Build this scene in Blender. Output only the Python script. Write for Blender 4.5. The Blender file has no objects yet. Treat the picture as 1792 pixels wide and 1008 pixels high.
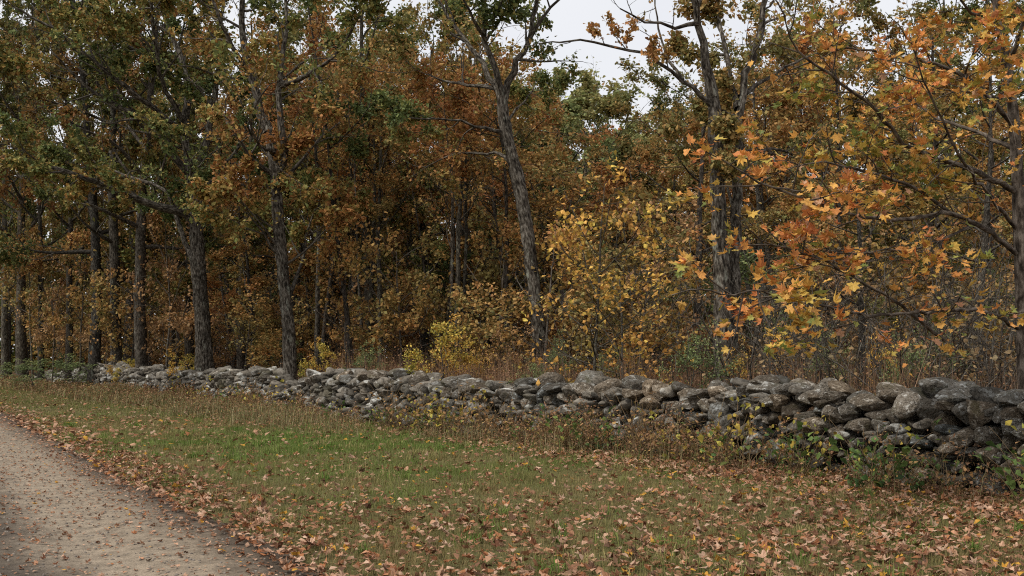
import bpy, bmesh, math
import numpy as np
from mathutils import Vector, Matrix

# ------------------------------------------------------------------ camera, sky, sun, exposure
scene = bpy.context.scene
COL = scene.collection
EYE = 1.6
FPX = 1742.0                      # focal length in photograph pixels (35 mm on a 36 mm sensor)
cam_data = bpy.data.cameras.new("camera")
cam_data.lens = 35.0
cam_data.sensor_width = 36.0
cam_data.shift_y = 121.0 / 1792.0
cam_data.clip_start = 0.1
cam_data.clip_end = 1500.0
cam = bpy.data.objects.new("camera", cam_data)
cam.location = (0, 0, EYE)
cam.rotation_euler = (math.radians(90), 0, 0)
COL.objects.link(cam)
scene.camera = cam

SUN_EL, SUN_AZ = math.radians(55), math.radians(235)   # soft light from behind the camera, to the left
world = bpy.data.worlds.new("World")
scene.world = world
world.use_nodes = True
wn, wl = world.node_tree.nodes, world.node_tree.links
wn.clear()
sky = wn.new("ShaderNodeTexSky")
sky.sky_type = 'NISHITA'
sky.sun_disc = False
sky.sun_elevation = SUN_EL
sky.sun_rotation = SUN_AZ
sky.dust_density = 4.0
hs = wn.new("ShaderNodeHueSaturation")
hs.inputs['Saturation'].default_value = 0.25
wl.new(sky.outputs[0], hs.inputs['Color'])
tc = wn.new("ShaderNodeTexCoord")
cn = wn.new("ShaderNodeTexNoise")
cn.inputs['Scale'].default_value = 3.0
cn.inputs['Detail'].default_value = 4.0
wl.new(tc.outputs['Generated'], cn.inputs['Vector'])
cr = wn.new("ShaderNodeValToRGB")
cr.color_ramp.elements[0].position = 0.3
cr.color_ramp.elements[0].color = (7.4, 7.6, 8.1, 1)
cr.color_ramp.elements[1].position = 0.7
cr.color_ramp.elements[1].color = (8.4, 8.5, 8.8, 1)
wl.new(cn.outputs['Fac'], cr.inputs['Fac'])
mx = wn.new("ShaderNodeMixRGB")
mx.inputs['Fac'].default_value = 0.86
wl.new(hs.outputs[0], mx.inputs[1])
wl.new(cr.outputs[0], mx.inputs[2])
bg = wn.new("ShaderNodeBackground")
bg.inputs['Strength'].default_value = 0.064
wl.new(mx.outputs[0], bg.inputs['Color'])
wo = wn.new("ShaderNodeOutputWorld")
wl.new(bg.outputs[0], wo.inputs['Surface'])

sun_data = bpy.data.lights.new("sun", 'SUN')
sun_data.energy = 1.5
sun_data.angle = math.radians(10)
sun_data.color = (1.0, 0.965, 0.9)
sun = bpy.data.objects.new("sun", sun_data)
sd = Vector((math.sin(SUN_AZ) * math.cos(SUN_EL), math.cos(SUN_AZ) * math.cos(SUN_EL), math.sin(SUN_EL)))
sun.rotation_euler = (-sd).to_track_quat('-Z', 'Y').to_euler()
sun.location = (-30, -40, 60)
COL.objects.link(sun)

vs = scene.view_settings
vs.view_transform = 'Standard'
vs.look = 'None'
vs.exposure = 0.88
vs.gamma = 1.0
vs.use_curve_mapping = False
scene.cycles.use_denoising = False
scene.cycles.filter_width = 1.1
scene.cycles.max_bounces = 6
scene.cycles.diffuse_bounces = 3
scene.cycles.transmission_bounces = 4
scene.cycles.glossy_bounces = 2
scene.cycles.use_adaptive_sampling = True
scene.cycles.adaptive_threshold = 0.01

# ------------------------------------------------------------------ numeric helpers
R = np.random.default_rng(11)


def lin(r, g, b):
    c = np.array([r, g, b], float) / 255.0
    return np.where(c <= 0.04045, c / 12.92, ((c + 0.055) / 1.055) ** 2.4)


def P(px, py, d):
    """a point of the place, from the direction it is seen in and its distance"""
    return np.array([(px - 896) / FPX * d, d, EYE + (625 - py) / FPX * d])


def _hash(i):
    n = (i[:, 0] * 73856093) ^ (i[:, 1] * 19349663) ^ (i[:, 2] * 83492791)
    n = (n ^ (n >> 13)) * 1274126177 & 0x7fffffff
    return ((n ^ (n >> 16)) & 0xffff) / 65535.0


def vnoise(p):
    p = np.asarray(p, float)
    i = np.floor(p).astype(np.int64)
    f = p - i
    f = f * f * (3 - 2 * f)
    out = np.zeros(len(p))
    for a in (0, 1):
        for b in (0, 1):
            for c in (0, 1):
                w = (f[:, 0] if a else 1 - f[:, 0]) * (f[:, 1] if b else 1 - f[:, 1]) * (f[:, 2] if c else 1 - f[:, 2])
                out += w * _hash(i + np.array([a, b, c]))
    return out


def fbm(p, o=3):
    p = np.asarray(p, float)
    s, a, t = np.zeros(len(p)), 1.0, 0.0
    for k in range(o):
        s += a * vnoise(p * 2 ** k + 17.3 * k)
        t += a
        a *= 0.5
    return s / t


def n2(x, y, k, o=2):
    return fbm(np.stack([np.asarray(x, float) * k, np.asarray(y, float) * k, np.full(np.shape(x), 3.7)], 1), o)


def unit(v):
    return v / np.maximum(np.linalg.norm(v, axis=-1, keepdims=True), 1e-9)


# road edge and wall line, metres
RA, RN = np.array([-1.49, 7.3]), np.array([0.849, 0.528])
RU = np.array([-0.528, 0.849])
WA, WN = np.array([5.62, 10.9]), np.array([0.813, 0.582])
WU = np.array([-0.582, 0.813])


def s_road(x, y):
    return (x - RA[0]) * RN[0] + (y - RA[1]) * RN[1]


def s_wall(x, y):
    return (x - WA[0]) * WN[0] + (y - WA[1]) * WN[1]


def road_edge(x, y):
    t = (x - RA[0]) * RU[0] + (y - RA[1]) * RU[1]
    return 0.35 * (n2(t, t * 0, 0.8, 3) - 0.5)


def zground(x, y):
    x = np.atleast_1d(np.asarray(x, float))
    y = np.atleast_1d(np.asarray(y, float))
    s = s_road(x, y) + road_edge(x, y)
    k = np.clip((s + 0.25) / 0.6, 0, 1)
    z = -0.08 + 0.12 * k * k * (3 - 2 * k)
    z += (n2(x, y, 0.35) - 0.5) * 0.10 * k + (n2(x, y, 2.3) - 0.5) * 0.03 * k
    return z


def zroad(x, y):
    x = np.atleast_1d(np.asarray(x, float))
    y = np.atleast_1d(np.asarray(y, float))
    s = -s_road(x, y)
    z = (n2(x, y, 1.1, 3) - 0.5) * 0.035
    z -= 0.04 * np.exp(-((s - 1.15) / 0.35) ** 2) + 0.035 * np.exp(-((s - 2.9) / 0.4) ** 2)
    return z - 0.005


def ztop(x, y):
    return np.maximum(zground(x, y), np.where(s_road(np.atleast_1d(x), np.atleast_1d(y)) < 0.6, zroad(x, y), -9))


# ------------------------------------------------------------------ mesh building
class MB:
    def __init__(self):
        self.v, self.t, self.q, self.c, self.b, self.n = [], [], [], [], [], 0

    def add(self, V, T=None, Q=None, C=None, B=None):
        V = np.asarray(V, float).reshape(-1, 3)
        if T is not None and len(T):
            self.t.append(np.asarray(T, np.int64).reshape(-1, 3) + self.n)
        if Q is not None and len(Q):
            self.q.append(np.asarray(Q, np.int64).reshape(-1, 4) + self.n)
        self.v.append(V)
        self.c.append(np.ones((len(V), 3)) if C is None else np.broadcast_to(np.asarray(C, float), (len(V), 3)))
        self.b.append(np.zeros((len(V), 3)) if B is None else B)
        self.n += len(V)
        return self

    def mesh(self, name, mat, smooth=False, bark=False):
        V = np.concatenate(self.v)
        T = np.concatenate(self.t) if self.t else np.zeros((0, 3), np.int64)
        Q = np.concatenate(self.q) if self.q else np.zeros((0, 4), np.int64)
        me = bpy.data.meshes.new(name)
        me.vertices.add(len(V))
        me.vertices.foreach_set("co", V.astype(np.float32).ravel())
        loops = np.concatenate([T.ravel(), Q.ravel()]).astype(np.int32)
        me.loops.add(len(loops))
        me.loops.foreach_set("vertex_index", loops)
        nt, nq = len(T), len(Q)
        me.polygons.add(nt + nq)
        st = np.concatenate([np.arange(nt) * 3, nt * 3 + np.arange(nq) * 4]).astype(np.int32)
        me.polygons.foreach_set("loop_start", st)
        me.polygons.foreach_set("use_smooth", np.full(nt + nq, bool(smooth)))
        a = me.attributes.new("Col", 'FLOAT_COLOR', 'POINT')
        c = np.concatenate(self.c)
        a.data.foreach_set("color", np.concatenate([c, np.ones((len(c), 1))], 1).astype(np.float32).ravel())
        if bark:
            b = me.attributes.new("bk", 'FLOAT_VECTOR', 'POINT')
            b.data.foreach_set("vector", np.concatenate(self.b).astype(np.float32).ravel())
        me.update(calc_edges=True)
        me.materials.append(mat)
        return me


def link(name, data, parent=None, loc=(0, 0, 0)):
    o = bpy.data.objects.new(name, data)
    o.location = tuple(float(x) for x in loc)
    COL.objects.link(o)
    if parent is not None:
        o.parent = parent
    return o


def tag(o, label=None, cat=None, group=None, kind=None):
    if label:
        o['label'] = label
    if cat:
        o['category'] = cat
    if group:
        o['group'] = group
    if kind:
        o['kind'] = kind
    return o


def tube(mb, pts, rad, sides=6, col=(1, 1, 1), rough=0.0, cap=True):
    pts = np.asarray(pts, float)
    rad = np.asarray(rad, float)
    n = len(pts)
    tan = np.gradient(pts, axis=0)
    tan = unit(tan)
    ref = np.array([1.0, 0, 0]) if abs(tan[0][0]) < 0.8 else np.array([0, 1.0, 0])
    u = np.zeros_like(pts)
    cur = ref
    for i in range(n):
        cur = cur - tan[i] * np.dot(cur, tan[i])
        cur = cur / (np.linalg.norm(cur) + 1e-9)
        u[i] = cur
    w = np.cross(tan, u)
    th = np.arange(sides) / sides * 2 * np.pi
    ln = np.concatenate([[0], np.cumsum(np.linalg.norm(np.diff(pts, axis=0), axis=1))])
    cs, sn = np.cos(th), np.sin(th)
    bk = np.stack([np.tile(cs, (n, 1)) * rad[:, None], np.tile(sn, (n, 1)) * rad[:, None], np.tile(ln[:, None], (1, sides))], 2)
    rr = np.tile(rad[:, None], (1, sides))
    if rough > 0:
        q = bk.reshape(-1, 3) * np.array([14, 14, 2.2]) + pts[0].sum()
        f = fbm(q, 2).reshape(n, sides)
        g = fbm(bk.reshape(-1, 3) * np.array([3, 3, 1.0]) + 9.1 + pts[0].sum(), 2).reshape(n, sides)
        rr = rr * (1 + rough * (np.abs(f - 0.5) * 2 - 0.3) * 1.2 + rough * 1.3 * (g - 0.5))
    ring = pts[:, None, :] + rr[..., None] * (cs[None, :, None] * u[:, None, :] + sn[None, :, None] * w[:, None, :])
    i = np.arange(n - 1)[:, None] * sides
    j = np.arange(sides)[None, :]
    a = i + j
    b = i + (j + 1) % sides
    Q = np.stack([a, b, b + sides, a + sides], 2).reshape(-1, 4)
    V = ring.reshape(-1, 3)
    B = bk.reshape(-1, 3)
    T = None
    if cap:
        V = np.concatenate([V, [pts[-1] + tan[-1] * rad[-1] * 0.5]])
        B = np.concatenate([B, [[0, 0, ln[-1]]]])
        e = (n - 1) * sides
        T = np.stack([e + np.arange(sides), e + (np.arange(sides) + 1) % sides, np.full(sides, n * sides)], 1)
    mb.add(V, T, Q, col, B)


def smooth_path(ctrl, step):
    """Catmull-Rom through control points (k,3+) at about the given spacing"""
    c = np.asarray(ctrl, float)
    c = np.concatenate([[2 * c[0] - c[1]], c, [2 * c[-1] - c[-2]]])
    out = []
    for i in range(1, len(c) - 2):
        L = np.linalg.norm(c[i + 1][:3] - c[i][:3])
        m = max(2, int(L / step))
        t = (np.arange(m) / m)[:, None]
        p0, p1, p2, p3 = c[i - 1], c[i], c[i + 1], c[i + 2]
        out.append(0.5 * (2 * p1 + (p2 - p0) * t + (2 * p0 - 5 * p1 + 4 * p2 - p3) * t ** 2 + (3 * p1 - p0 - 3 * p2 + p3) * t ** 3))
    out.append(c[-2][None])
    return np.concatenate(out)


def crumpled(rng, lobes):
    V, T = maple_leaf(rng, 0.1, lobes)
    V[:, 1] -= 0.3
    V[:, 0] *= rng.uniform(0.75, 1.05)
    d = rng.uniform(0, np.pi)
    e = np.array([np.cos(d), np.sin(d)])
    a = V[:, :2] @ e
    k = rng.uniform(1.2, 3.4)                      # roll the blade about one axis
    sft = rng.uniform(-.15, .15)
    b = np.sin(k * (a - sft)) / k
    V[:, :2] += np.outer(b - a, e)
    V[:, 2] += (1 - np.cos(k * (a - sft))) / k
    c = V[:, :2] @ np.array([-e[1], e[0]])
    V[:, 2] += rng.uniform(-.5, .7) * c * c + rng.normal(0, .05, len(V))
    V[:, 2] -= V[:, 2].min() + 0.12
    return V, T


# leaf outlines: x across, y along, z out of the blade
LEAF2 = (np.array([[0, 0, 0], [0.34, 0.52, 0.10], [0, 1, -0.04], [-0.34, 0.52, 0.10]]), np.array([[0, 1, 2], [0, 2, 3]]))
LEAF4 = (np.array([[0, 0, 0], [0.2, 0.35, 0.07], [0.34, 0.72, 0.09], [0, 1, -0.06], [-0.34, 0.66, 0.11], [-0.2, 0.3, 0.05]]),
         np.array([[0, 1, 5], [1, 2, 4], [1, 4, 5], [2, 3, 4]]))


def maple_leaf(rng, curl=0.3, lobes=True):
    ang = np.radians([-90, -62, -38, -14, 6, 26, 48, 66, 78, 90, 102, 114, 132, 154, 174, 194, 218, 242])
    rad = np.array([0.12, 0.42, 0.30, 0.50, 0.66, 0.40, 0.74, 0.52, 0.66, 1.0, 0.66, 0.52, 0.74, 0.40, 0.66, 0.50, 0.30, 0.42])
    if not lobes:
        rad = np.array([0.1, 0.3, 0.38, 0.42, 0.45, 0.47, 0.52, 0.62, 0.8, 1.0, 0.8, 0.62, 0.52, 0.47, 0.45, 0.42, 0.38, 0.3])
    rad = rad * rng.uniform(0.78, 1.18, len(rad)) * (1 + rng.uniform(-.18, .18) * np.cos(ang))
    x = np.cos(ang) * rad * 0.62
    y = np.sin(ang) * rad * 0.62
    V = np.stack([x, y, np.zeros_like(x)], 1)
    V = np.concatenate([[[0, 0, 0]], V])
    d = rng.uniform(0, 2 * np.pi)
    a = V[:, 0] * np.cos(d) + V[:, 1] * np.sin(d)
    V[:, 2] = curl * (a ** 2) * 1.6 + curl * 0.5 * np.abs(V[:, 0]) + rng.normal(0, 0.05 * (0.3 + curl), len(V)) * np.linalg.norm(V[:, :2], axis=1) * 2
    V[:, 2] -= V[:, 2].mean()
    V[:, 1] += 0.3
    n = len(V) - 1
    T = np.array([[0, 1 + i, 1 + (i + 1) % n] for i in range(n)])
    return V, T


def leaves(mb, pos, axis, nrm, size, col, shape):
    tv, tt = shape
    axis = unit(axis)
    side = unit(np.cross(axis, nrm))
    nrm = np.cross(side, axis)
    N, k = len(pos), len(tv)
    V = pos[:, None, :] + size[:, None, None] * (tv[None, :, 0:1] * side[:, None, :] + tv[None, :, 1:2] * axis[:, None, :] + tv[None, :, 2:3] * nrm[:, None, :])
    T = tt[None] + (np.arange(N) * k)[:, None, None]
    C = np.repeat(col, k, axis=0)
    mb.add(V.reshape(-1, 3), T.reshape(-1, 3), None, C)


def pick(palette, u):
    pal = np.array([lin(*p) for p in palette])
    u = np.clip(u, 0, 0.9999) * (len(pal) - 1)
    i = u.astype(int)
    f = (u - i)[:, None]
    return pal[i] * (1 - f) + pal[np.minimum(i + 1, len(pal) - 1)] * f


# ------------------------------------------------------------------ materials
def new_mat(name):
    m = bpy.data.materials.new(name)
    m.use_nodes = True
    nt = m.node_tree
    b = nt.nodes.get('Principled BSDF')
    return m, nt.nodes, nt.links, b, nt.nodes.get('Material Output')


def noise(n, l, vec, scale, detail=4.0, rough=0.55):
    x = n.new("ShaderNodeTexNoise")
    x.inputs['Scale'].default_value = scale
    x.inputs['Detail'].default_value = detail
    x.inputs['Roughness'].default_value = rough
    if vec is not None:
        l.new(vec, x.inputs['Vector'])
    return x.outputs['Fac']


def ramp(n, l, fac, stops):
    x = n.new("ShaderNodeValToRGB")
    e = x.color_ramp.elements
    while len(e) < len(stops):
        e.new(0.5)
    for k, (p, c) in enumerate(stops):
        e[k].position = p
        c = (c, c, c) if isinstance(c, (int, float)) else tuple(lin(*c))
        e[k].color = (*c, 1)
    l.new(fac, x.inputs['Fac'])
    return x.outputs['Color']


def mix(n, l, a, b, fac, mode='MIX'):
    x = n.new("ShaderNodeMixRGB")
    x.blend_type = mode
    for s, v in ((x.inputs[1], a), (x.inputs[2], b), (x.inputs[0], fac)):
        if hasattr(v, 'is_linked'):
            l.new(v, s)
        elif isinstance(v, (int, float)):
            s.default_value = v
        else:
            s.default_value = (*v, 1)
    return x.outputs[0]


def bump(n, l, h, bsdf, strength, dist):
    b = n.new("ShaderNodeBump")
    b.inputs['Strength'].default_value = strength
    b.inputs['Distance'].default_value = dist
    l.new(h, b.inputs['Height'])
    l.new(b.outputs[0], bsdf.inputs['Normal'])


def leaf_material(name, trans=0.3, rough=0.55, spec=0.3):
    m, n, l, b, out = new_mat(name)
    at = n.new("ShaderNodeAttribute")
    at.attribute_name = "Col"
    oi = n.new("ShaderNodeObjectInfo")
    c = mix(n, l, at.outputs['Color'], oi.outputs['Color'], 1.0, 'MULTIPLY')
    g = n.new("ShaderNodeNewGeometry")
    tcn = n.new("ShaderNodeTexCoord")
    f = noise(n, l, tcn.outputs['Object'], 22.0, 2.0)
    c = mix(n, l, c, ramp(n, l, f, [(0.3, 0.72), (0.7, 1.15)]), 1.0, 'MULTIPLY')
    l.new(c, b.inputs['Base Color'])
    b.inputs['Roughness'].default_value = rough
    b.inputs['Specular IOR Level'].default_value = spec
    if trans > 0:
        t = n.new("ShaderNodeBsdfTranslucent")
        l.new(c, t.inputs['Color'])
        s = n.new("ShaderNodeMixShader")
        s.inputs[0].default_value = trans
        l.new(b.outputs[0], s.inputs[1])
        l.new(t.outputs[0], s.inputs[2])
        l.new(s.outputs[0], out.inputs['Surface'])
    return m


def bark_material(name, dark, mid, pale, lichen=(150, 155, 140), k=1.0, lich=0.62):
    m, n, l, b, out = new_mat(name)
    at = n.new("ShaderNodeAttribute")
    at.attribute_name = "bk"
    mp = n.new("ShaderNodeMapping")
    mp.inputs['Scale'].default_value = (22 * k, 22 * k, 7.5 * k)
    l.new(at.outputs['Vector'], mp.inputs['Vector'])
    f1 = noise(n, l, mp.outputs[0], 1.0, 5.0, 0.6)
    mp2 = n.new("ShaderNodeMapping")
    mp2.inputs['Scale'].default_value = (3.5, 3.5, 1.2)
    l.new(at.outputs['Vector'], mp2.inputs['Vector'])
    f2 = noise(n, l, mp2.outputs[0], 1.3, 4.0, 0.65)
    c = ramp(n, l, f1, [(0.36, dark), (0.5, mid), (0.66, pale)])
    f4 = noise(n, l, at.outputs['Vector'], 1.7, 3.0)
    c = mix(n, l, c, ramp(n, l, f4, [(0.35, 0.62), (0.65, 1.15)]), 1.0, 'MULTIPLY')
    c2 = ramp(n, l, f2, [(lich - 0.06, 0.0), (lich + 0.1, 1.0)])
    c = mix(n, l, c, lin(*lichen), mix(n, l, c2, ramp(n, l, f1, [(0.42, 0.0), (0.6, 0.75)]), 1.0, 'MULTIPLY'))
    oi = n.new("ShaderNodeObjectInfo")
    c = mix(n, l, c, oi.outputs['Color'], 1.0, 'MULTIPLY')
    l.new(c, b.inputs['Base Color'])
    b.inputs['Roughness'].default_value = 0.9
    b.inputs['Specular IOR Level'].default_value = 0.06
    bump(n, l, f1, b, 0.9, 0.03)
    return m


M_LEAF = leaf_material("autumn_leaf", 0.32, 0.55, 0.16)
M_MAPLE = leaf_material("maple_leaf_blade", 0.28, 0.5, 0.2)
M_FALLEN = leaf_material("fallen_leaf_blade", 0.12, 0.65, 0.15)
M_GRASS = leaf_material("grass_blade", 0.2, 0.6, 0.1)
M_DRY = leaf_material("dry_stalk", 0.15, 0.8, 0.06)
M_OAK = bark_material("oak_bark", (34, 30, 26), (80, 73, 64), (132, 125, 114))
M_GREY = bark_material("grey_bark", (36, 33, 29), (74, 68, 61), (112, 106, 97), k=1.3)
M_TWIG = bark_material("twig_bark", (56, 51, 45), (92, 85, 76), (126, 119, 109), k=1.6)
M_MBARK = bark_material("maple_bark", (50, 43, 37), (92, 82, 72), (138, 126, 113), k=0.8, lich=0.66)


def stone_material():
    m, n, l, b, out = new_mat("field_stone")
    tcn = n.new("ShaderNodeTexCoord")
    oi = n.new("ShaderNodeObjectInfo")
    ad = n.new("ShaderNodeVectorMath")
    ad.operation = 'MULTIPLY_ADD'
    l.new(oi.outputs['Random'], ad.inputs[0])
    ad.inputs[1].default_value = (37, 53, 91)
    l.new(tcn.outputs['Object'], ad.inputs[2])
    v = ad.outputs[0]
    f1 = noise(n, l, v, 1.6, 7.0, 0.65)
    f2 = noise(n, l, v, 2.4, 7.0, 0.68)
    f3 = noise(n, l, v, 7.0, 5.0, 0.7)
    c = ramp(n, l, f1, [(0.3, (92, 85, 74)), (0.5, (126, 118, 106)), (0.7, (152, 146, 135))])
    c = mix(n, l, c, ramp(n, l, f3, [(0.38, 0.35), (0.5, 1.0)]), 1.0, 'MULTIPLY')
    c = mix(n, l, c, lin(204, 202, 194), ramp(n, l, f2, [(0.54, 0.0), (0.62, 0.85)]))
    mo = noise(n, l, v, 1.1, 3.0)
    c = mix(n, l, c, lin(86, 84, 58), ramp(n, l, mo, [(0.56, 0.0), (0.72, 0.55)]))
    at = n.new("ShaderNodeAttribute")
    at.attribute_name = "Col"
    c = mix(n, l, c, at.outputs['Color'], 1.0, 'MULTIPLY')
    c = mix(n, l, c, oi.outputs['Color'], 1.0, 'MULTIPLY')
    l.new(c, b.inputs['Base Color'])
    b.inputs['Roughness'].default_value = 0.92
    b.inputs['Specular IOR Level'].default_value = 0.1
    h = mix(n, l, f2, f3, 0.5)
    bump(n, l, h, b, 0.9, 0.14)
    return m


M_STONE = stone_material()


def ground_material(name, stops, fine, scale=1.5, bstr=0.6, bdist=0.03):
    m, n, l, b, out = new_mat(name)
    tcn = n.new("ShaderNodeTexCoord")
    v = tcn.outputs['Object']
    f1 = noise(n, l, v, scale, 6.0, 0.65)
    f2 = noise(n, l, v, fine, 5.0, 0.75)
    c = ramp(n, l, f1, stops)
    c = mix(n, l, c, ramp(n, l, f2, [(0.3, 0.5), (0.7, 1.25)]), 1.0, 'MULTIPLY')
    l.new(c, b.inputs['Base Color'])
    b.inputs['Roughness'].default_value = 0.95
    b.inputs['Specular IOR Level'].default_value = 0.1
    bump(n, l, f2, b, bstr, bdist)
    return m


M_LAWN = ground_material("lawn_soil", [(0.35, (92, 84, 56)), (0.5, (100, 98, 62)), (0.65, (116, 102, 72))], 30.0)
M_FLOOR = ground_material("forest_litter", [(0.35, (66, 48, 34)), (0.5, (92, 66, 46)), (0.65, (112, 82, 56))], 14.0)


def road_material():
    m, n, l, b, out = new_mat("gravel")
    tcn = n.new("ShaderNodeTexCoord")
    v = tcn.outputs['Object']
    sx = n.new("ShaderNodeSeparateXYZ")
    l.new(v, sx.inputs[0])
    wob = noise(n, l, v, 0.7, 3.0)
    mad = n.new("ShaderNodeMath")
    mad.operation = 'MULTIPLY_ADD'
    l.new(wob, mad.inputs[0])
    mad.inputs[1].default_value = 0.9
    l.new(sx.outputs[0], mad.inputs[2])           # distance in from the edge, metres, + wobble (mean .45)
    mr = n.new("ShaderNodeMapRange")
    mr.inputs['From Min'].default_value = 0.0
    mr.inputs['From Max'].default_value = 5.0
    l.new(mad.outputs[0], mr.inputs['Value'])
    # worn wheel tracks are packed pale sand, the crown and verge are darker loose gravel
    c = ramp(n, l, mr.outputs[0], [(0.10, (88, 76, 64)), (0.20, (146, 131, 112)), (0.33, (152, 137, 118)), (0.45, (90, 80, 69)),
                                   (0.63, (88, 78, 67)), (0.74, (124, 111, 96)), (0.87, (88, 78, 66))])
    f2 = noise(n, l, v, 55.0, 5.0, 0.8)
    f3 = noise(n, l, v, 6.0, 6.0, 0.7)
    vo = n.new("ShaderNodeTexVoronoi")
    vo.inputs['Scale'].default_value = 60.0
    l.new(v, vo.inputs['Vector'])
    c = mix(n, l, c, ramp(n, l, f2, [(0.3, 0.55), (0.7, 1.25)]), 1.0, 'MULTIPLY')
    c = mix(n, l, c, ramp(n, l, f3, [(0.34, 0.6), (0.6, 1.1)]), 1.0, 'MULTIPLY')
    l.new(c, b.inputs['Base Color'])
    b.inputs['Roughness'].default_value = 0.95
    b.inputs['Specular IOR Level'].default_value = 0.15
    h = mix(n, l, f2, vo.outputs['Distance'], 0.5)
    bump(n, l, h, b, 0.7, 0.02)
    return m


M_ROAD = road_material()

# ------------------------------------------------------------------ setting: ground sheets
def sheet(name, xs, ys, zf, mat, keep=None, kind='structure', loc=(0, 0, 0), rot=0.0):
    X, Y = np.meshgrid(xs, ys)
    x, y = X.ravel(), Y.ravel()
    z = zf(x, y)
    nx, ny = len(xs), len(ys)
    a = (np.arange(ny - 1)[:, None] * nx + np.arange(nx - 1)[None]).ravel()
    Q = np.stack([a, a + 1, a + 1 + nx, a + nx], 1)
    V = np.stack([x, y, z], 1)
    if keep is not None:
        k = keep(x, y)
        Q = Q[k[Q].any(axis=1)]
        used = np.unique(Q)
        rm = -np.ones(len(V), int)
        rm[used] = np.arange(len(used))
        V, Q = V[used], rm[Q]
    mb = MB().add(V, None, Q)
    o = link(name, mb.mesh(name, mat, True))
    tag(o, kind=kind)
    return o


def axis(lo, hi, near_lo, near_hi, fine, coarse):
    a = np.arange(near_lo, near_hi, fine)
    left = near_lo - np.cumsum(np.minimum(fine * 1.25 ** np.arange(60), coarse))
    right = near_hi + np.cumsum(np.minimum(fine * 1.25 ** np.arange(60), coarse)) - fine
    return np.concatenate([left[left > lo][::-1], a, right[right < hi]])


def zbase(x, y):
    return np.full(len(x), -0.30)


base = sheet("ground", axis(-420, 420, -10, 10, 10, 40), axis(-120, 700, -10, 10, 10, 60), zbase, M_FLOOR)
tag(base, "brown bare ground stretching away under the whole wood")
lawn = sheet("lawn", np.arange(-45, 14, 0.22), np.arange(-3, 66, 0.22), zground, M_LAWN,
             keep=lambda x, y: (s_road(x, y) > -0.7) & (s_wall(x, y) < 0.6))
tag(lawn, "strip of mown grass between the gravel road and the stone wall")


def zfloor(x, y):
    k = np.clip((s_wall(x, y) - 0.2) / 6.0, 0, 1)
    return zground(x, y) + 0.10 * k + (n2(x, y, 0.15) - 0.5) * 0.5 * k + 0.02


floor = sheet("forest_floor", np.arange(-110, 90, 0.9), np.arange(-2, 150, 0.9), zfloor, M_FLOOR,
              keep=lambda x, y: s_wall(x, y) > 0.3)
tag(floor, "leaf strewn floor of the wood behind the stone wall")

# road: its own axes, x = distance in from the grass edge, y = along it
rx, ry = np.arange(-0.6, 6.2, 0.12), np.arange(-9, 70, 0.14)
X, Y = np.meshgrid(rx, ry)
wx = RA[0] - RN[0] * X.ravel() + RU[0] * Y.ravel()
wy = RA[1] - RN[1] * X.ravel() + RU[1] * Y.ravel()
a = (np.arange(len(ry) - 1)[:, None] * len(rx) + np.arange(len(rx) - 1)[None]).ravel()
road_mesh = MB().add(np.stack([X.ravel(), Y.ravel(), zroad(wx, wy)], 1), None,
                     np.stack([a, a + len(rx), a + 1 + len(rx), a + 1], 1)).mesh("road", M_ROAD, True)
road = link("road", road_mesh)
road.matrix_world = Matrix(((-RN[0], RU[0], 0, RA[0]), (-RN[1], RU[1], 0, RA[1]), (0, 0, 1, 0), (0, 0, 0, 1)))
tag(road, "pale gravel track with worn wheel ruts and scattered leaves", kind='structure')


def far_verge(x, y):
    s = -s_road(x, y)
    return -0.06 + 0.14 * np.clip((s - 5.2) / 0.8, 0, 1) + (n2(x, y, 0.4) - 0.5) * 0.08


verge = sheet("verge", np.arange(-60, 3, 0.8), np.arange(-14, 70, 0.8), far_verge, M_LAWN, keep=lambda x, y: s_road(x, y) < -5.0)
tag(verge, "grass verge on the far side of the gravel road", kind='structure')

# ------------------------------------------------------------------ stone wall
def icosphere(sub):
    bm = bmesh.new()
    bmesh.ops.create_icosphere(bm, subdivisions=sub, radius=1.0)
    V = np.array([v.co[:] for v in bm.verts])
    T = np.array([[v.index for v in f.verts] for f in bm.faces])
    bm.free()
    return V, T


ICO3, ICO2 = icosphere(4), icosphere(3)


def rock(rng, ico):
    V, T = ico[0].copy(), ico[1]
    p = rng.uniform(2.0, 2.7)
    V = V / (np.abs(V) ** p).sum(1, keepdims=True) ** (1 / p)
    off = rng.uniform(0, 100, 3)
    V *= (1 + 0.42 * (fbm(V * 0.9 + off, 2) - 0.5))[:, None]
    for _ in range(rng.integers(9, 15)):
        nrm = unit(rng.normal(size=3))
        d = rng.uniform(0.57, 0.9)
        e = V @ nrm - d
        V -= np.outer(np.maximum(e, 0) * 0.97, nrm)
    V *= (1 + 0.13 * (fbm(V * 3.0 + off, 3) - 0.5) + 0.05 * (fbm(V * 8 + off, 2) - 0.5))[:, None]
    V -= (V.max(0) + V.min(0)) / 2
    V /= (V.max(0) - V.min(0)) / 2
    return V, T


rw = np.random.default_rng(5)
N_VAR = 26
rock_hi = [rock(np.random.default_rng(100 + i), ICO3) for i in range(N_VAR)]
rock_lo = [rock(np.random.default_rng(100 + i), ICO2) for i in range(N_VAR)]
rock_mesh = [MB().add(V, T).mesh("stone", M_STONE, True) for V, T in rock_hi]


def wall_height(t):
    px = 0.0
    h = 1.04 + 0.16 * (n2(np.array([t]), np.array([0.0]), 0.35)[0] - 0.5) * 2
    h -= 0.42 * math.exp(-((t - 20.6) / 1.1) ** 2)          # the tumbled dip beside the second oak
    h += 0.10 * max(0.0, min(1.0, (8 - t) / 6))
    if t > 44:
        h -= (t - 44) * 0.05
    return h


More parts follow.
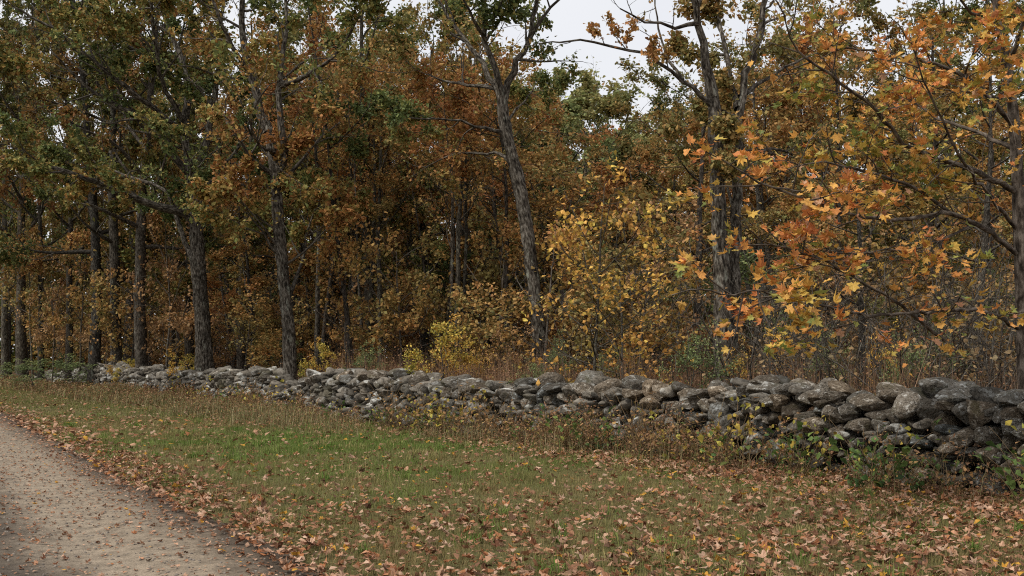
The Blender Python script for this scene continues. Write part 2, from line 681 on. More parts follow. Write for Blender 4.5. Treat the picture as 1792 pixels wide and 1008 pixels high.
def pack(t0, t1, rng, hfun, wmin, wmax):
    """dry-stone packing: drop stones where the course is lowest until the wall is full"""
    res = 0.04
    n = int((t1 - t0) / res)
    h = np.zeros(n)
    tgt = np.array([hfun(t0 + i * res) for i in range(0, n, 10)]).repeat(10)[:n]
    done = np.zeros(n, bool)
    out = []
    while not done.all():
        hh = np.where(done, 9, h + rng.uniform(0, 0.06, n))
        i = int(np.argmin(hh))
        if h[i] >= tgt[i] - 0.10:
            done[i] = True
            continue
        w = (wmin + (wmax - wmin) * rng.beta(1.3, 1.9)) * (1.2 if h[i] < 0.05 else 1.0)
        ht = w * rng.uniform(0.62, 1.0)
        last = tgt[i] - h[i] < 0.34
        if last:
            w = wmin * 1.1 + (wmax * 1.3 - wmin * 1.1) * rng.beta(1.2, 1.6)
            ht = min(w * rng.uniform(0.52, 0.8), tgt[i] - h[i] + rng.uniform(0.03, 0.14))
            ht = max(ht, 0.13)
        k = max(2, int(w / res / 2))
        c = i + int(rng.integers(-k // 2, k // 2 + 1))
        lo, hi = max(0, c - k), min(n, c + k)
        seg = h[lo:hi]
        zb = 0.5 * np.percentile(seg, 60) + 0.5 * seg.min()
        x = (np.arange(lo, hi) - c) / k
        topp = zb + ht * (0.5 + 0.5 * np.sqrt(np.clip(1 - 0.8 * x * x, 0, 1)))
        h[lo:hi] = np.maximum(seg, topp - 0.02)
        tilt = math.atan2(seg[-max(1, len(seg) // 3):].mean() - seg[:max(1, len(seg) // 3)].mean(), w) * 0.5
        out.append((t0 + c * res, zb + ht / 2, w * 0.96, ht * 1.0, np.clip(tilt, -0.35, 0.35)))
    return out


wall_base = (WA + WN * 0.45)
wall = link("stone_wall", None, None, (wall_base[0], wall_base[1], 0))
tag(wall, "long dry stone wall of grey lichened fieldstones along the grass", "wall")
front = pack(-5.0, 60.0, rw, wall_height, 0.14, 0.41)
stone_spec = []
for (t, z, w, h, tilt) in front:
    stone_spec.append((t, 0.30 + rw.normal(0, 0.065) + 0.10 * (z - 0.5), z, w, rw.uniform(0.42, 0.62), h, tilt))
rear = pack(-5.0, 60.0, rw, lambda t: wall_height(t) * 0.96, 0.38, 0.75)
rear_spec = [(t, 0.78 + rw.normal(0, 0.03), z, w, rw.uniform(0.4, 0.55), h, tilt) for (t, z, w, h, tilt) in rear]
stone_spec += [s for s in rear_spec if s[2] > wall_height(s[0]) - 0.3]
rear_rest = [s for s in rear_spec if s[2] <= wall_height(s[0]) - 0.3]


def stone_matrix(s, rng):
    t, dep, z, w, dp, h, tilt = s
    c = WA + WU * t + WN * dep
    ax = Vector((-WU[0], -WU[1], 0))          # along the wall, towards the camera's right
    ay = Vector((WN[0], WN[1], 0))
    az = Vector((0, 0, 1))
    m = Matrix((ax, ay, az)).transposed().to_4x4()
    m = m @ Matrix.Rotation(-tilt + rng.normal(0, 0.10), 4, 'Y') @ Matrix.Rotation(rng.normal(0, 0.16), 4, 'Z') @ Matrix.Rotation(rng.normal(0, 0.16), 4, 'X')
    m = m @ Matrix.Diagonal((w / 2, dp / 2, h / 2, 1))
    fl = [(1, 1), (-1, -1), (1, -1), (-1, 1)][rng.integers(4)]
    m = m @ Matrix.Diagonal((fl[0], fl[1], fl[0] * fl[1], 1))
    g = float(zground([c[0]], [c[1]])[0])
    m.translation = (c[0], c[1], z + g - 0.04)
    return m


def seen_size(s):
    c = WA + WU * s[0]
    px = 896 + c[0] / c[1] * FPX
    hidden = 0.3 if s[1] > 0.6 else 1.0
    return s[3] * s[5] / max(c[1], 3) ** 2 * hidden * (1 if -20 < px < 1830 else 0)


order = sorted(range(len(stone_spec)), key=lambda i: -seen_size(stone_spec[i]))
inv = Matrix.Translation(-Vector(wall.location))
rest = MB()
for rank, i in enumerate(order):
    s = stone_spec[i]
    m = stone_matrix(s, rw)
    v = int(rw.integers(N_VAR))
    shade = float(np.clip(rw.normal(.80, 0.22), 0.38, 1.35))
    warm = rw.normal(0.04, 0.055)
    if rank < 300:
        o = link("stone", rock_mesh[v], wall)
        o.matrix_basis = inv @ m
        o.color = (shade * (1 + warm), shade, shade * (1 - warm), 1)
    else:
        V, T = rock_lo[v]
        M4 = np.array(inv @ m)
        rest.add(V @ M4[:3, :3].T + M4[:3, 3], T, None, (shade, shade, shade))
for s in rear_rest:
    V, T = icosphere(2)
    M4 = np.array(inv @ stone_matrix(s, rw))
    rest.add(V @ M4[:3, :3].T + M4[:3, 3], T, None, (0.9, 0.9, 0.9))
o = link("far_stones", rest.mesh("far_stones", M_STONE, True), wall)
tag(o, "small grey stones of the distant run of wall", kind='stuff')

# ------------------------------------------------------------------ trees
PAL_OAK = [(86, 98, 54), (106, 114, 60), (130, 126, 66), (150, 130, 68), (166, 126, 66), (158, 108, 60)]
PAL_RUST = [(116, 114, 64), (142, 124, 70), (162, 128, 70), (174, 130, 72), (162, 110, 64)]
PAL_ORANGE = [(130, 118, 66), (156, 128, 70), (172, 130, 70), (172, 120, 66), (156, 104, 62)]
PAL_GREEN = [(96, 110, 68), (116, 128, 78), (134, 142, 88), (150, 152, 96), (156, 144, 88)]
PAL_YELLOW = [(146, 142, 62), (184, 164, 68), (200, 170, 70), (200, 156, 68), (188, 136, 64)]
PAL_BROWN = [(112, 98, 70), (138, 114, 78), (156, 122, 80), (168, 128, 80), (138, 104, 70)]


def wander(p0, d0, L, n, rng, wob, up):
    pts = [np.array(p0, float)]
    d = unit(np.array(d0, float))
    st = L / n
    for i in range(n):
        d = unit(d + rng.normal(0, wob, 3) + np.array([0, 0, up]))
        pts.append(pts[-1] + d * st)
    return np.array(pts)


def offshoots(path, rng, spacing, tmin, L, ang, wob, up, n, flat=0.4, taper=0.45):
    """side shoots along a path; returns list of point arrays"""
    seg = np.linalg.norm(np.diff(path, axis=0), axis=1)
    cum = np.concatenate([[0], np.cumsum(seg)])
    tot = cum[-1]
    out = []
    s = tot * tmin + rng.uniform(0, spacing)
    while s < tot:
        i = min(np.searchsorted(cum, s) - 1, len(seg) - 1)
        i = max(i, 0)
        f = (s - cum[i]) / max(seg[i], 1e-6)
        p = path[i] * (1 - f) + path[i + 1] * f
        t = unit(path[i + 1] - path[i])
        r = rng.normal(size=3)
        r[2] *= flat
        r = r - t * np.dot(r, t)
        r = unit(r)
        a = math.radians(rng.uniform(*ang))
        d = t * math.cos(a) + r * math.sin(a)
        ln = rng.uniform(*L) * (1 - taper * s / tot)
        out.append((wander(p, d, ln, n, rng, wob, up), s / tot))
        s += spacing * rng.uniform(0.6, 1.4)
    # the leader goes on
    d = unit(path[-1] - path[-2])
    out.append((wander(path[-1], d, rng.uniform(*L) * (1 - taper), n, rng, wob, up), 1.0))
    return out


def foliage(mb, anchors, dirs, count, rng, palette, size, jitter, shape, bias=0.5, clump=0.33, spread=0.6, droop=0.25, zmix=0.0):
    A, D = np.concatenate(anchors), np.concatenate(dirs)
    w = np.clip((fbm(A * 0.75 + rng.uniform(0, 90), 2) - 0.44) * 6.0, 0.02, 1.0)
    i = rng.choice(len(A), count, p=w / w.sum())
    pos = A[i] + rng.normal(0, jitter, (count, 3))
    ax = unit(D[i] * 0.7 + rng.normal(0, 0.75, (count, 3)) + np.array([0, 0, -droop]))
    nr = unit(rng.normal(0, 0.55, (count, 3)) + np.array([0, 0, 0.8]))
    off = rng.uniform(0, 50)
    u = fbm(pos * clump + off, 3)
    u = (u - 0.5) * 2.0 + bias + rng.normal(0, spread * 0.35, count)
    c = pick(palette, u) * rng.uniform(0.6, 1.75, (count, 1))
    c = c * 0.93 + 0.07 * c.mean(1, keepdims=True)
    sz = size * rng.uniform(0.65, 1.25, count)
    leaves(mb, pos, ax, nr, sz, c, shape)


def branches_from(limbs, rng, crown, sp2, L2, sp3, L3, r2=0.03, up=0.03, tmin=0.3, flat=0.5, wob=0.16):
    """limbs: list of (points, radii). Adds branches and twigs to `crown`; returns leaf anchors"""
    A, D = [], []
    for pts, rad in limbs:
        for b, t in offshoots(pts, rng, sp2, tmin, L2, (35, 75), wob, up, 6, flat):
            r0 = min(np.interp(t, np.linspace(0, 1, len(rad)), rad) * 0.6, r2)
            tube(crown, b, np.linspace(r0, 0.006, len(b)), 4, cap=False)
            for w, tt in offshoots(b, rng, sp3, 0.15, L3, (30, 75), 0.2, 0.0, 4, 0.6):
                tube(crown, w, np.linspace(min(0.009, r0 * 0.5), 0.003, len(w)), 3, cap=False)
                q = np.concatenate([w[1:], 0.5 * (w[1:] + w[:-1])[1:]])
                A.append(q)
                D.append(np.tile(unit(w[-1] - w[0]), (len(q), 1)))
    return A, D


def hero_tree(name, label, cat, px, d, trunk, limbs, seed, count, palette, size=0.125, bark=M_OAK, bias=0.45, r2=0.035,
              sp2=0.5, L2=(1.5, 3.2), sp3=0.32, L3=(0.5, 1.1), jitter=0.09, trunk_leaf=True, flare=1.35, up=0.03, shape=LEAF4, tmin=0.3, sparse=(), sparse_count=260):
    rng = np.random.default_rng(seed)
    bx, by = (px - 896) / FPX * d, d
    bz = float(zfloor(np.array([bx]), np.array([by]))[0]) - 0.05
    root = link(name, None, None, (bx, by, bz))
    tag(root, label, cat)
    org = np.array([bx, by, bz])
    tr = [np.append(P(x, y, d + o) - org, r) for x, y, o, r in trunk]
    tr[0][2] = -0.1
    tp = smooth_path(tr, 0.12)
    rad = tp[:, 3] * (1 + (flare - 0.8) * np.exp(-np.maximum(tp[:, 2], 0) / 0.35))
    mb = MB()
    tube(mb, tp[:, :3], rad, 30, rough=0.30)
    link("trunk", mb.mesh("trunk", bark, True, True), root)
    lim = []
    for pts, r0, r1 in limbs:
        c = np.array([P(x, y, d + o) - org for x, y, o in pts])
        lp = smooth_path(c, 0.3)
        lp[2:-1] += rng.normal(0, 0.025, lp[2:-1].shape)
        lr = np.linspace(r0, r1, len(lp)) * (1 + 0.25 * np.exp(-np.arange(len(lp)) / 1.5))
        m2 = MB()
        tube(m2, lp, lr, 10, rough=0.18)
        link("limb", m2.mesh("limb", bark, True, True), root)
        lim.append((lp, lr))
    tw = MB()
    src = [q for k, q in enumerate(lim) if k not in sparse]
    A, D = branches_from(src, rng, tw, sp2, L2, sp3, L3, r2, up, tmin)
    if trunk_leaf:
        hi = tp[tp[:, 2] > 0.5 * tp[-1, 2]]
        a2, d2 = branches_from([(hi[::3, :3], hi[::3, 3])], rng, tw, 0.7, L2, sp3, L3, r2, 0.0, 0.0)
        A += a2
        D += d2
    crown = MB()
    foliage(crown, A, D, count, rng, palette, size, jitter, shape, bias)
    if sparse:
        a3, d3 = branches_from([lim[k] for k in sparse], rng, tw, 0.5, (0.4, 0.9), 0.3, (0.2, 0.4), 0.012, 0.0, 0.25)
        foliage(crown, a3, d3, sparse_count, rng, palette, size * .9, .05, shape, bias)
    co = link("crown", crown.mesh("crown", M_LEAF), root)
    link("twigs", tw.mesh("twigs", M_TWIG, True, True), co)["kind"] = "stuff"
    return root


# the first big oak
hero_tree("oak_tree", "stout oak at the wall with a thick low limb reaching sideways", "tree", 357, 35.5,
          [(357, 700, 0, 0.310), (356, 600, 0, 0.288), (350, 500, 0, 0.267), (345, 420, 0, 0.258), (343, 350, 0, 0.232), (335, 300, .1, 0.206)],
          [([(344, 395, 0), (325, 372, -.3), (270, 360, -.9), (215, 340, -1.6), (150, 312, -2.4), (80, 292, -3), (0, 286, -3.5)], .17, .04),
           ([(330, 240, .3), (270, 190, -1.2), (190, 130, -2.6), (110, 60, -3.6), (20, 10, -4.5)], .12, .03),
           ([(318, 150, .6), (240, 90, -.8), (150, 30, -2), (60, -50, -3)], .10, .03),
           ([(340, 460, 0), (322, 420, .4), (300, 350, .8), (285, 330, 1.0), (230, 310, 1.6), (160, 280, 2.2)], .11, .03),
           ([(337, 310, 0), (312, 282, -.5), (290, 245, -.9), (262, 215, -1.3), (215, 190, -1.8), (150, 150, -2.4), (90, 90, -3)], .13, .03),
           ([(337, 310, .1), (322, 230, .3), (330, 150, .5), (300, 60, .8), (265, -30, 1), (250, -130, 1.2)], .16, .05),
           ([(340, 325, .1), (362, 240, -.3), (378, 150, -.6), (385, 60, -.9), (400, -60, -1.2)], .15, .04),
           ([(330, 230, .3), (290, 160, -.8), (275, 90, -1.6), (262, 0, -2.2), (240, -90, -2.8)], .10, .03),
           ([(345, 345, .1), (385, 300, .9), (425, 240, 1.6), (450, 150, 2.4)], .09, .03),
           ([(343, 375, -.1), (330, 350, -1.5), (335, 300, -2.6), (320, 250, -3.4)], .08, .03)],
          21, 25000, PAL_OAK, bias=0.30, size=.15, r2=.05)
# the second oak
hero_tree("oak_tree", "dark trunked oak rising behind the dip in the wall", "tree", 508, 29.5,
          [(508, 700, 0, 0.216), (506, 600, 0, 0.196), (500, 520, 0, 0.188), (493, 450, 0, 0.180), (485, 360, 0, 0.168), (480, 290, 0, 0.160), (470, 225, .1, 0.136)],
          [([(470, 232, .1), (452, 180, .2), (438, 120, .3), (426, 60, .4), (422, 0, .5), (415, -120, .6)], .15, .04),
           ([(484, 300, 0), (500, 270, -.3), (492, 200, -.4), (488, 140, -.4), (500, 60, -.5), (498, -40, -.6)], .12, .04),
           ([(478, 305, 0), (455, 290, -.4), (430, 262, -.8), (404, 225, -1.2), (390, 200, -1.4)], .08, .025),
           ([(489, 150, -.4), (540, 130, -.9), (585, 95, -1.3), (615, 55, -1.6), (645, -10, -2)], .08, .025),
           ([(483, 330, 0), (520, 290, .5), (560, 240, 1), (600, 210, 1.6)], .07, .02),
           ([(494, 455, 0), (470, 425, -.4), (452, 395, -.7), (430, 372, -1)], .055, .02),
           ([(505, 520, .1), (525, 470, .6), (540, 400, 1.1), (558, 350, 1.6)], .06, .02),
           ([(440, 130, .3), (405, 80, -.5), (380, 20, -1), (360, -60, -1.4)], .08, .025),
           ([(480, 270, 0), (450, 250, -1.8), (440, 200, -2.6), (470, 150, -3.2)], .06, .02)],
          22, 20000, PAL_OAK, bias=0.42, size=.145, r2=.045)
# the leaning tree in the middle
hero_tree("oak_tree", "slim leaning oak that forks high beside the gap of open sky", "tree", 945, 26.0,
          [(946, 700, 0, 0.219), (944, 600, 0, 0.200), (936, 510, 0, 0.186), (925, 420, 0, 0.177), (910, 330, 0, 0.172), (892, 255, 0, 0.163), (880, 195, 0, 0.149), (879, 165, 0, 0.121)],
          [([(880, 180, 0), (868, 150, .2), (845, 112, .5), (815, 70, .8), (785, 30, 1.1), (755, -20, 1.4)], .09, .03),
           ([(880, 170, 0), (865, 120, -.3), (850, 70, -.5), (845, 0, -.8), (840, -110, -1)], .09, .03),
           ([(880, 185, 0), (890, 145, -.1), (905, 105, -.2), (925, 72, -.3), (935, 30, -.4), (942, -60, -.6)], .10, .035),
           ([(925, 70, -.3), (950, 30, -.5), (980, -5, -.7), (1010, -50, -.9)], .05, .02),
           ([(879, 232, 0), (850, 225, -.4), (810, 214, -.8), (765, 208, -1.1), (715, 206, -1.4)], .05, .015),
           ([(893, 285, 0), (875, 268, .3), (850, 270, .7), (805, 268, 1.2), (750, 290, 1.7)], .05, .015),
           ([(872, 155, .2), (830, 150, .9), (790, 145, 1.5), (750, 130, 2)], .06, .02),
           ([(886, 215, 0), (905, 190, .8), (925, 170, 1.5), (935, 150, 2)], .04, .015),
           ([(850, 70, -.5), (820, 20, -1.3), (800, -40, -1.8)], .05, .02)],
          23, 11000, PAL_OAK, bias=0.42, r2=.04, L2=(0.9, 2.0), L3=(0.35, 0.8), sp2=0.42, trunk_leaf=False, size=.115)
# the twin stemmed tree on the right
hero_tree("oak_tree", "twin stemmed oak with furrowed bark behind the maple leaves", "tree", 1272, 19.5,
          [(1270, 720, 0, .235), (1267, 620, 0, .20), (1264, 520, 0, .18), (1260, 420, 0, .165), (1256, 330, 0, .15), (1253, 250, 0, .135), (1250, 190, 0, .125), (1245, 150, 0, .11)],
          [([(1277, 610, .1), (1284, 520, .2), (1287, 430, .3), (1289, 350, .3), (1291, 290, .3), (1292, 200, .4), (1305, 130, .5), (1325, 70, .6), (1348, -20, .8), (1365, -130, 1)], .135, .04),
           ([(1247, 170, 0), (1236, 110, -.1), (1224, 40, -.2), (1212, -20, -.3), (1200, -130, -.4)], .10, .035),
           ([(1249, 190, 0), (1225, 165, -.2), (1195, 140, -.3), (1150, 108, -.4), (1100, 88, -.5), (1040, 75, -.6), (985, 73, -.7), (945, 76, -.8)], .05, .012),
           ([(1224, 40, -.2), (1180, 45, -.6), (1130, 38, -1), (1085, 15, -1.3)], .04, .012),
           ([(1292, 190, .4), (1275, 120, .9), (1260, 40, 1.3), (1250, -60, 1.6)], .07, .02),
           ([(1295, 170, .4), (1340, 140, 1), (1390, 110, 1.6), (1440, 90, 2.2)], .05, .015),
           ([(1288, 290, .3), (1330, 265, 1), (1370, 262, 1.6), (1400, 285, 2.2)], .05, .015),
           ([(1195, 140, -.3), (1165, 90, .2), (1150, 30, .6), (1140, -40, .9)], .03, .012)],
          24, 11000, PAL_RUST, bias=0.36, r2=.03, L2=(0.7, 1.6), L3=(0.3, 0.7), sp2=0.42, size=.11, trunk_leaf=False, flare=1.25, sparse=(2, 3, 7), sparse_count=700)

# the maple at the edge, whose near sprays of large leaves hang over the wall
rm = np.random.default_rng(31)
MD = 12.6
mx0 = (1790 - 896) / FPX * MD
mroot = link("maple_tree", None, None, (mx0, MD, float(zfloor(np.array([mx0]), np.array([MD]))[0]) - 0.05))
tag(mroot, "maple behind the wall with long boughs of large orange and yellow leaves", "tree")
morg = np.array(mroot.location)
tr = [np.append(P(x, y, MD + o) - morg, r) for x, y, o, r in
      [(1796, 760, 0, .105), (1793, 640, 0, .095), (1789, 520, 0, .088), (1785, 420, 0, .083), (1780, 300, 0, .075), (1773, 200, 0, .068), (1761, 110, -.1, .06), (1748, 30, -.2, .052), (1730, -90, -.3, .04)]]
tr[0][2] = -0.1
tp = smooth_path(tr, 0.08)
mb = MB()
tube(mb, tp[:, :3], tp[:, 3], 22, rough=0.12)
link("trunk", mb.mesh("trunk", M_MBARK, True, True), mroot)
MB_LIMBS = [
    ([(1780, 445, 0), (1724, 401, -.6), (1663, 372, -1.2), (1593, 384, -1.8), (1500, 377, -2.4), (1400, 347, -3.0), (1310, 308, -3.5), (1268, 282, -3.7)], .034, .007),
    ([(1783, 575, 0), (1746, 554, -.7), (1693, 541, -1.4), (1593, 549, -2.1), (1505, 549, -2.7), (1396, 523, -3.3), (1310, 508, -3.8), (1262, 515, -4.0)], .03, .006),
    ([(1776, 335, 0), (1702, 297, -.6), (1637, 278, -1.0), (1584, 250, -1.4), (1530, 195, -1.8), (1470, 145, -2.1), (1400, 90, -2.5), (1375, 40, -2.7)], .04, .008),
    ([(1654, 597, -1.0), (1593, 549, -1.6), (1532, 506, -2.0), (1470, 470, -2.4), (1400, 440, -2.7), (1330, 420, -3.0)], .022, .006),
    ([(1770, 215, 0), (1700, 140, -.6), (1620, 110, -1.1), (1540, 90, -1.5), (1470, 82, -1.9)], .035, .008),
    ([(1762, 120, 0), (1790, 40, -.5), (1830, -30, -1)], .04, .01),
    ([(1755, 70, -.1), (1700, 20, -.6), (1650, -30, -1.0)], .03, .008),
    ([(1774, 260, 0), (1720, 235, .5), (1640, 205, .9), (1560, 160, 1.2)], .035, .008),
    ([(1778, 400, 0), (1730, 340, -.8), (1690, 290, -1.6), (1640, 190, -2.2), (1600, 90, -2.6)], .028, .007),
    ([(1663, 372, -1.2), (1600, 330, -1.4), (1520, 300, -1.8), (1440, 285, -2.2), (1370, 300, -2.5)], .022, .006),
    ([(1700, 395, -.9), (1620, 430, -1.5), (1540, 440, -2.0), (1440, 455, -2.6)], .018, .005),
    ([(1766, 165, 0), (1730, 170, -1.2), (1690, 130, -2.2), (1720, 60, -2.8)], .03, .007),
]
A, D = [], []
mtw = MB()
for pts, r0, r1 in MB_LIMBS:
    c = np.array([P(x, y, MD + o) - morg for x, y, o in pts])
    lp = smooth_path(c, 0.16)
    lp[2:-1] += rm.normal(0, 0.012, lp[2:-1].shape)
    m2 = MB()
    tube(m2, lp, np.linspace(r0, r1, len(lp)), 8, rough=0.08)
    link("bough", m2.mesh("bough", M_MBARK, True, True), mroot)
    for b, t in offshoots(lp, rm, 0.20, 0.22, (0.45, 0.95), (30, 65), 0.12, 0.0, 5, 0.45, 0.35):
        tube(mtw, b, np.linspace(0.009, 0.004, len(b)), 4, cap=False)
        ks = [(b, 0.5)] + offshoots(b, rm, 0.22, 0.3, (0.15, 0.35), (35, 70), 0.15, 0.0, 3, 0.5)
        for w, tt in ks[1:]:
            tube(mtw, w, np.linspace(0.005, 0.003, len(w)), 3, cap=False)
            A.append(w[1:])
            D.append(np.tile(unit(w[-1] - w[0]), (len(w) - 1, 1)))
A, D = np.concatenate(A), np.concatenate(D)
NM = 3000
wgt = np.clip((fbm(A * 1.5 + 7.7, 2) - 0.40) * 5.0, 0.05, 1.0)
idx = rm.choice(len(A), NM, p=wgt / wgt.sum())
lpos = A[idx] + rm.normal(0, 0.05, (NM, 3)) - np.array([0, 0, 0.03])
lw = lpos + morg
keep = (np.hypot(lw[:, 0], lw[:, 1]) > 6)
lpos, idx, lw = lpos[keep], idx[keep], lw[keep]
NM = len(lpos)
lax = unit(D[idx] * 0.6 + rm.normal(0, 0.55, (NM, 3)) + np.array([-0.1, -0.15, -0.35]))
lnr = unit(rm.normal(0, 0.42, (NM, 3)) + np.array([-0.05, -0.22, 0.95]))
lsz = 0.125 * rm.uniform(0.45, 1.35, NM)
PAL_MAPLE = [(128, 138, 66), (172, 158, 70), (208, 168, 72), (222, 164, 76), (216, 142, 70), (196, 114, 60), (206, 162, 124)]
hz = np.clip((lw[:, 2] - 2.0) / 6.0, 0, 1)
u = (fbm(lw * 0.9 + 4.4, 2) - 0.5) * 1.0 + 0.44 + rm.normal(0, 0.22, NM)
lcol = pick(PAL_MAPLE, u) * rm.uniform(0.72, 1.25, (NM, 1))
lcol = lcol * .94 + .06 * lcol.mean(1, keepdims=True)
mshape = [maple_leaf(rm, rm.uniform(0.2, 1.0)) for _ in range(12)]
mmesh = [MB().add(V, T).mesh("maple_leaf", M_MAPLE) for V, T in mshape]
sx_, sy_ = 896 + lw[:, 0] / lw[:, 1] * FPX, 625 - (lw[:, 2] - EYE) / lw[:, 1] * FPX
vis = (sx_ > 0) & (sx_ < 1792) & (sy_ > 0)
rank = np.argsort(np.where(vis, lw[:, 1] / lsz, 1e6))
crown = MB()
for r_, i in enumerate(rank):
    if r_ < 300:
        y = Vector(lax[i])
        x = y.cross(Vector(lnr[i])).normalized()
        z = x.cross(y)
        m = Matrix((x, y, z)).transposed().to_4x4() @ Matrix.Scale(float(lsz[i]), 4)
        m.translation = Vector(lpos[i])
        o = link("leaf", mmesh[int(rm.integers(12))], mroot)
        o.matrix_basis = m
        o.color = (*[float(q) for q in lcol[i]], 1)
sh_i = rm.integers(0, 12, NM)
later = np.zeros(NM, bool)
later[rank[300:]] = True
for k in range(12):
    q = np.where(later & (sh_i == k))[0]
    if len(q):
        leaves(crown, lpos[q], lax[q], lnr[q], lsz[q], lcol[q], mshape[k])
co = link("crown", crown.mesh("crown", M_MAPLE), mroot)
tag(co, kind='stuff')
link("twigs", mtw.mesh("twigs", M_MBARK, True, True), co)["kind"] = "stuff"


# ------------------------------------------------------------------ the wood behind: a few grown trees, copied
def grown(seed, H, r, bole, nl, count, palette, bias, size=0.14, reach=3.2, bark=M_GREY, lean=0.03, sp2=0.7, shape=LEAF2, L2=(1.0, 2.3)):
    rng = np.random.default_rng(seed)
    tp = wander((0, 0, -0.2), (rng.normal(0, lean), rng.normal(0, lean), 1), H * 0.96, 18, rng, 0.035, 0.06)
    tp[:, :2] *= 0.9
    rad = r * (1 - 0.9 * (np.arange(19) / 18)) + 0.015
    rad[0] *= 1.3
    mb = MB()
    tube(mb, smooth_path(np.concatenate([tp, rad[:, None]], 1), 0.3)[:, :3], smooth_path(np.concatenate([tp, rad[:, None]], 1), 0.3)[:, 3], 12, rough=0.15)
    lim, tw = [], MB()
    for k in range(nl):
        t = bole + (0.98 - bole) * (k + rng.uniform(0, 1)) / nl
        i = t * 18
        j = min(int(i), 17)
        p = tp[j] * (1 - (i - j)) + tp[j + 1] * (i - j)
        az = k * 2.4 + rng.normal(0, 0.5)
        el = rng.uniform(0.1, 0.5) + 0.7 * (t - bole)
        uu = (t - bole) / (1 - bole)
        L = reach * (0.42 + 0.72 * math.sin(math.pi * (0.16 + 0.76 * uu))) * rng.uniform(0.75, 1.2)
        lp = wander(p, (math.cos(az) * math.cos(el), math.sin(az) * math.cos(el), math.sin(el)), L, 7, rng, 0.12, 0.05)
        r0 = np.interp(i, np.arange(19), rad) * 0.5
        lr = np.linspace(r0, 0.012, 8)
        tube(mb, lp, lr, 6)
        lim.append((lp, lr))
    A, D = branches_from(lim, rng, tw, sp2, L2, 0.45, (0.4, 0.9), 0.028, 0.01, 0.15, 0.3)
    cr = MB()
    foliage(cr, A, D, count, rng, palette, size, 0.12, shape, bias)
    return mb.mesh("trunk", bark, True, True), cr.mesh("crown", M_LEAF), tw.mesh("twigs", M_TWIG, True, True)


KINDS = [grown(41, 16, .24, .24, 16, 13500, PAL_OAK, .28, size=.165),
         grown(42, 16, .22, .26, 15, 12000, PAL_OAK, .45, size=.165),
         grown(43, 15, .20, .26, 15, 12500, PAL_RUST, .38, size=.165),
         grown(44, 14, .22, .26, 28, 36000, PAL_GREEN, .6, reach=4.2, size=.20),
         grown(45, 13, .14, .25, 14, 9500, PAL_ORANGE, .5, reach=2.4),
         grown(46, 15, .17, .40, 12, 6500, PAL_RUST, .3, reach=2.6),
         grown(47, 20, .29, .31, 20, 19000, PAL_OAK, .36, size=.165, reach=5.2),
         grown(48, 12, .085, .5, 9, 2200, PAL_RUST, .4, reach=1.7)]


def place(kind, name, label, px, d, H, cat="tree", group=None, tint=(1, 1, 1), wide=None, rot=None, rng=R):
    x, y = (px - 896) / FPX * d, d
    z = float(zfloor(np.array([x]), np.array([y]))[0]) - 0.05
    root = link(name, None, None, (x, y, z))
    base_h = KIND_H[id(kind)]
    s = H / base_h
    w = s if wide is None else wide
    root.rotation_euler = (rng.normal(0, 0.02), rng.normal(0, 0.02), rng.uniform(0, 6.28) if rot is None else rot)
    root.scale = (w, w, s)
    tag(root, label, cat, group)
    tk = link("trunk", kind[0], root)
    tv = float(rng.uniform(.7, 1.25))
    tk.color = (tv * rng.uniform(.97, 1.06), tv, tv * rng.uniform(.92, 1.02), 1)
    c = link("crown", kind[1], root)
    c.color = (*tint, 1)
    link("twigs", kind[2], c)["kind"] = "stuff"
    return root


KIND_H = {id(k): h for k, h in zip(KINDS, (16, 16, 15, 14, 13, 15, 20, 12))}

